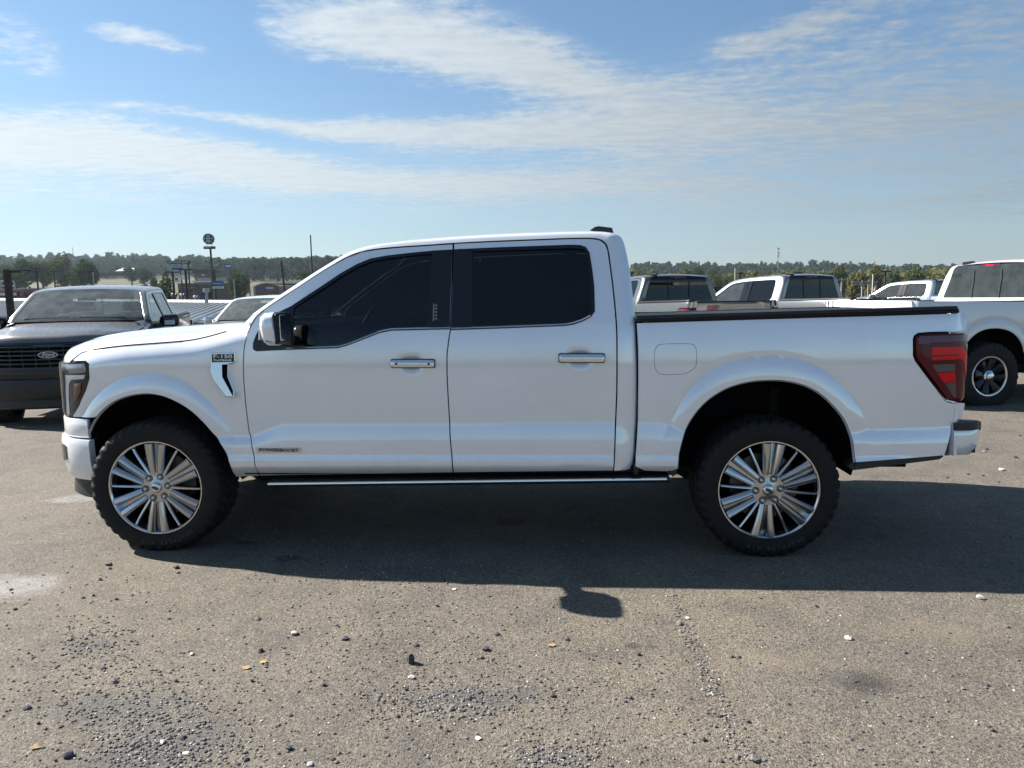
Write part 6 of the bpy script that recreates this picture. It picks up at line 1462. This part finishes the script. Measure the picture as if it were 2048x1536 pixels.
# ------------------------------------------------------------------ loose stones and gravel
noise_mat('stone_dark', [(0.3, (0.045, 0.047, 0.052)), (0.7, (0.10, 0.10, 0.105))], 60); noise_mat('stone_mid', [(0.3, (0.12, 0.115, 0.11)), (0.7, (0.20, 0.19, 0.175))], 60); noise_mat('stone_pale', [(0.3, (0.42, 0.40, 0.36)), (0.7, (0.58, 0.56, 0.52))], 60)
noise_mat('leaf_tan', [(0.3, (0.30, 0.20, 0.10)), (0.7, (0.40, 0.29, 0.16))], 60)
def rock(seed, sub=1, flat=0.62):
    bm = bmesh.new(); bmesh.ops.create_icosphere(bm, subdivisions=sub, radius=1.0); rng = random.Random(seed)
    for v in bm.verts:
        q = rng.uniform(0.72, 1.18); v.co = Vector((v.co.x*q*rng.uniform(0.9, 1.2), v.co.y*q, v.co.z*q*flat))
    m_ = MB(); m_.bm(bm); lo = min(v[2] for v in m_.v); m_.v = [(x, y, z-lo-0.22) for x, y, z in m_.v]; return m_.mesh('stone', smooth=True, sharp=20)
ROCKS = {mt: [rock(i+9*j, 2 if i < 2 else 1, 0.55+0.08*(i % 3)) for i in range(5)] for j, mt in enumerate(('stone_dark', 'stone_mid', 'stone_pale'))}
ST = []
def add_st(lst, ox, oy, sc):
    for q in lst:
        ST.append((ox+q[0]/sc, oy+q[1]/sc, q[2] if len(q) > 2 else 'd', q[3] if len(q) > 3 else 0))
add_st([(635, 200, 'm', 12), (645, 222), (1035, 218, 'd', 12), (1042, 247), (585, 288, 'm'), (775, 377, 'm'), (680, 402), (545, 380), (485, 393), (990, 515), (1510, 518, 'm', 14), (1725, 605, 'p', 16), (2020, 633, 'd', 17), (1160, 575), (1525, 705, 'd', 12), (1122, 724, 'p', 9), (505, 633), (480, 660), (410, 637, 'm', 11), (325, 803), (605, 808, 'd', 11), (365, 728), (1430, 793), (1250, 817), (675, 886, 'm', 12), (810, 893, 'm'), (965, 887), (1475, 882), (1895, 903, 'd', 10), (1575, 990, 'm'), (165, 1040, 'd', 16), (400, 1320, 'd', 20), (1070, 1210, 'd', 13), (955, 1240, 'p', 13), (785, 1258, 'm', 14), (800, 1300, 'm', 13), (1085, 1303, 'p', 14), (1130, 1327, 'm'), (1440, 1340, 'd', 12), (1530, 1255, 'm', 12), (1690, 1275, 'd', 14), (1630, 1305), (1945, 1335, 'd', 12), (1815, 1370, 'p', 13), (325, 1345), (225, 1127), (1050, 985, 'm'), (1700, 1082), (470, 1010), (90, 460, 'd', 9), (65, 345, 'd', 8), (1030, 880), (790, 800), (560, 1090), (1200, 1120), (880, 1180, 'm'), (1350, 1200)], 0, 1060, 2.926)
add_st([(610, 343, 'p', 10), (818, 385), (158, 478), (508, 440), (860, 607, 'd', 13), (390, 672, 'd', 13), (360, 862, 'p', 13), (325, 932, 'm'), (790, 695, 'd', 16), (770, 745, 'd', 10), (1340, 703), (1272, 638, 'd', 10), (990, 793), (280, 1085, 'd', 10), (250, 1002), (590, 1048, 'm', 12), (1185, 968, 'd', 12), (1075, 975), (1275, 930), (1115, 885), (1640, 980, 'd', 9), (1610, 1000), (750, 1215, 'p', 14), (875, 1135, 'm'), (567, 1172, 'm'), (1005, 1292, 'm', 13), (1070, 1352, 'm', 12), (1690, 728, 'd', 10), (1690, 782), (1570, 775), (1420, 755), (1930, 548, 'm', 14), (1975, 512, 'p', 9), (1425, 1143), (1325, 1188), (395, 1365), (1525, 1370), (815, 1072, 'm', 12), (760, 945, 'd', 12), (700, 985, 'd', 15), (960, 970, 'd', 13), (1160, 1340), (1240, 1330)], 700, 1060, 2.926)
add_st([(1020, 632, 'p', 14), (1790, 397, 'p', 15), (495, 772, 'm', 11), (1350, 715), (1062, 885), (1378, 905), (1690, 925, 'm', 10), (1115, 1000, 'm', 10), (1835, 907), (1945, 562, 'm', 9), (265, 1085, 'd', 11), (430, 1118, 'd', 10), (200, 1187), (175, 1225, 'd', 11), (110, 1238), (470, 1342, 'm', 20), (275, 1350, 'd', 10), (1860, 1170, 'd', 10), (1380, 1115), (1455, 1087), (670, 1015), (830, 443), (340, 737, 'm'), (378, 737, 'm'), (1505, 1090), (1900, 1260)], 1348, 1060, 2.926)
add_st([(1330, 1383, 'p', 13), (1205, 1250, 'm', 9), (1215, 1232, 'd', 8), (1430, 1293, 'p', 7), (1080, 1415, 'd', 7), (925, 1440, 'd', 7), (1190, 1425, 'm', 7), (1460, 1132, 'd', 6), (1305, 1470, 'd', 7)], 1640, 560, 3.657)
MT = {'d': ('stone_dark', 'dark'), 'm': ('stone_mid', 'grey brown'), 'p': ('stone_pale', 'pale')}
rr = random.Random(8)
def where(px, py):
    if py < 1000: return 'beyond the rear bumper'
    col = ['at the left edge', 'below the front wheel', 'below the front door', 'below the mirror shadow', 'along the gravel seam', 'below the rear wheel', 'below the rear bumper'][sum(px > q for q in (130, 470, 860, 1240, 1530, 1760))]
    row = ['nearest the truck', 'midway down', 'near the bottom'][sum(py > q for q in (1260, 1400))]
    return col+', '+row
cells = {}
for px, py, c, w in ST:
    if w >= 9: cells.setdefault((MT[c][1], where(px, py)), []).append((px, py, c, w))
ORD = ['first', 'second', 'third', 'fourth', 'fifth', 'sixth', 'seventh', 'eighth']
i = 0; SMALL = []
for (cn, wh), lst in cells.items():
    lst.sort()
    for j, (px, py, c, w) in enumerate(lst):
        P = at_z(px, py+2, 0); D = (P-CC)@CW; r = w*0.5/CF*D; i += 1
        o = obj('stone', ROCKS[MT[c][0]][i % 5], MT[c][0], loc=(P[0], P[1], lot_z(P[0], P[1])), rot=(rr.uniform(-0.1, 0.1), rr.uniform(-0.1, 0.1), rr.uniform(0, 6.28))); o.scale = (r, r, r*rr.uniform(0.7, 1.1))
        tag(o, '%s stone %s' % (cn, wh) if len(lst) == 1 else '%s stone %s, %s from the left' % (cn, wh, ORD[j]), 'stone', 'loose stones on the asphalt')
P = at_z(822, 1326, 0); o = obj('stone', ROCKS['stone_dark'][0].copy(), None, loc=P, rot=(0.1, 0.0, 0.4)); o.scale = (0.016, 0.014, 0.044); tag(o, 'dark pointed stone standing upright on the asphalt, tallest of the stones', 'stone')
for px, py, lb in ((1102, 1291, 'tan leaf scrap on the asphalt below the mirror shadow'), (527, 1325, 'right one of two tan leaf scraps on the left asphalt'), (492, 1336, 'left one of two tan leaf scraps on the left asphalt'), (70, 1495, 'tan leaf scrap near the lower left corner')):
    P = at_z(px, py, 0.003); m_ = MB(); n = 9; m_.add([(0, 0, 0.004)]+[(0.018*math.cos(a)*rr.uniform(0.5, 1.3), 0.012*math.sin(a)*rr.uniform(0.6, 1.4), rr.uniform(0, 0.006)) for a in np.linspace(0, 6.28, n, endpoint=False)], [(0, i+1, (i+1) % n+1) for i in range(n)]); tag(obj('leaf_scrap', m_, 'leaf_tan', loc=P), lb, 'leaf')
def gravel(name, label, mat, n, seed, spots, size):
    rng = np.random.default_rng(seed); pro = []
    for i in range(4):
        bm = bmesh.new(); bmesh.ops.create_icosphere(bm, subdivisions=1, radius=1.0); V = np.array([v.co[:] for v in bm.verts])*rng.uniform(0.7, 1.2, (12, 1)); V[:, 2] *= 0.6; pro.append((V, np.array([[v.index for v in f.verts] for f in bm.faces]))); bm.free()
    VV, FF, off = [], [], 0
    W = np.array([s[4] for s in spots], float); W /= W.sum()
    for _ in range(n):
        s = spots[rng.choice(len(spots), p=W)]
        if s[2] < 0:
            px, py = rng.uniform(-30, 2080), 1000+560*rng.random()
        elif len(s) > 5:
            t = rng.random(); px = s[0]+(s[2]-s[0])*t+rng.normal()*s[5]*(0.6+0.8*t); py = s[1]+(s[3]-s[1])*t+rng.normal()*2
        else: px, py = s[0]+rng.normal()*s[2], s[1]+rng.normal()*s[3]
        if py < 760 or py > 1600: continue
        P = at_z(px, py, 0); r = rng.uniform(*size)*rng.uniform(0.6, 1.0)
        V, Fc = pro[rng.integers(4)]; a = rng.uniform(0, 6.28); c, q = math.cos(a), math.sin(a)
        VV.append(np.stack([(V[:, 0]*c-V[:, 1]*q)*r+P[0], (V[:, 0]*q+V[:, 1]*c)*r+P[1], V[:, 2]*r+r*0.3+lot_z(P[0], P[1])], 1)); FF.append(Fc+off); off += 12
    me = bpy.data.meshes.new(name); me.from_pydata(np.concatenate(VV).tolist(), [], np.concatenate(FF).tolist()); tag(obj(name, me, mat), label, 'gravel', kind='stuff')
SP = [(0, 0, -1, 0, 3.6), (330, 1490, 90, 40, 1.5), (240, 1400, 110, 50, 1.0), (930, 1395, 130, 22, 0.8), (1110, 1515, 60, 18, 0.6), (800, 1140, 110, 18, 0.9), (190, 1290, 50, 30, 0.6), (770, 1270, 120, 50, 0.7), (860, 1410, 70, 20, 0.5), (1345, 1190, 1490, 1530, 0.75, 11), (1060, 1350, 200, 60, 0.5)]
gravel('gravel', 'dark grit and gravel scattered over the asphalt', 'stone_dark', 1700, 3, SP, (0.0025, 0.008))
gravel('gravel', 'grey brown grit and gravel scattered over the asphalt', 'stone_mid', 3800, 4, SP, (0.0025, 0.009))
gravel('gravel', 'pale grit scattered over the asphalt', 'stone_pale', 900, 6, SP, (0.002, 0.006))

# the many stones too small to pick apart
VV, FF = [], []
m_ = MB(); 
for px, py, c, w in ST:
    if w < 9:
        P = at_z(px, py+2, 0); D = (P-CC)@CW; r = (w or rr.uniform(6.0, 8.5))*0.5/CF*D; a = rr.uniform(0, 6.28); me = ROCKS['stone_dark'][2+rr.randrange(3)]
        m_.add([(P[0]+(v.co.x*math.cos(a)-v.co.y*math.sin(a))*r, P[1]+(v.co.x*math.sin(a)+v.co.y*math.cos(a))*r, lot_z(P[0], P[1])+v.co.z*r) for v in me.vertices], [list(q.vertices) for q in me.polygons])
tag(obj('pebbles', m_.mesh('pebbles', True, 20), 'stone_dark'), 'small dark pebbles scattered over the sunlit asphalt', 'pebbles', kind='stuff')

# ------------------------------------------------------------------ the air
def build_haze(dens):
    m = bpy.data.materials.new('haze_air'); m.use_nodes = True; k = NT(m.node_tree)
    v = k.n('ShaderNodeVolumePrincipled', {'Color': (0.70, 0.86, 1.0, 1), 'Density': dens, 'Anisotropy': 0.25}); k.n('ShaderNodeOutputMaterial', {'Volume': v.outputs[0]})
    MATS['haze_air'] = m; m_ = MB(); m_.box((-9000, -400, -140), (9000, 3400, 80)); o = tag(obj('haze', m_, 'haze_air'), kind='stuff')
build_haze(0.00013)
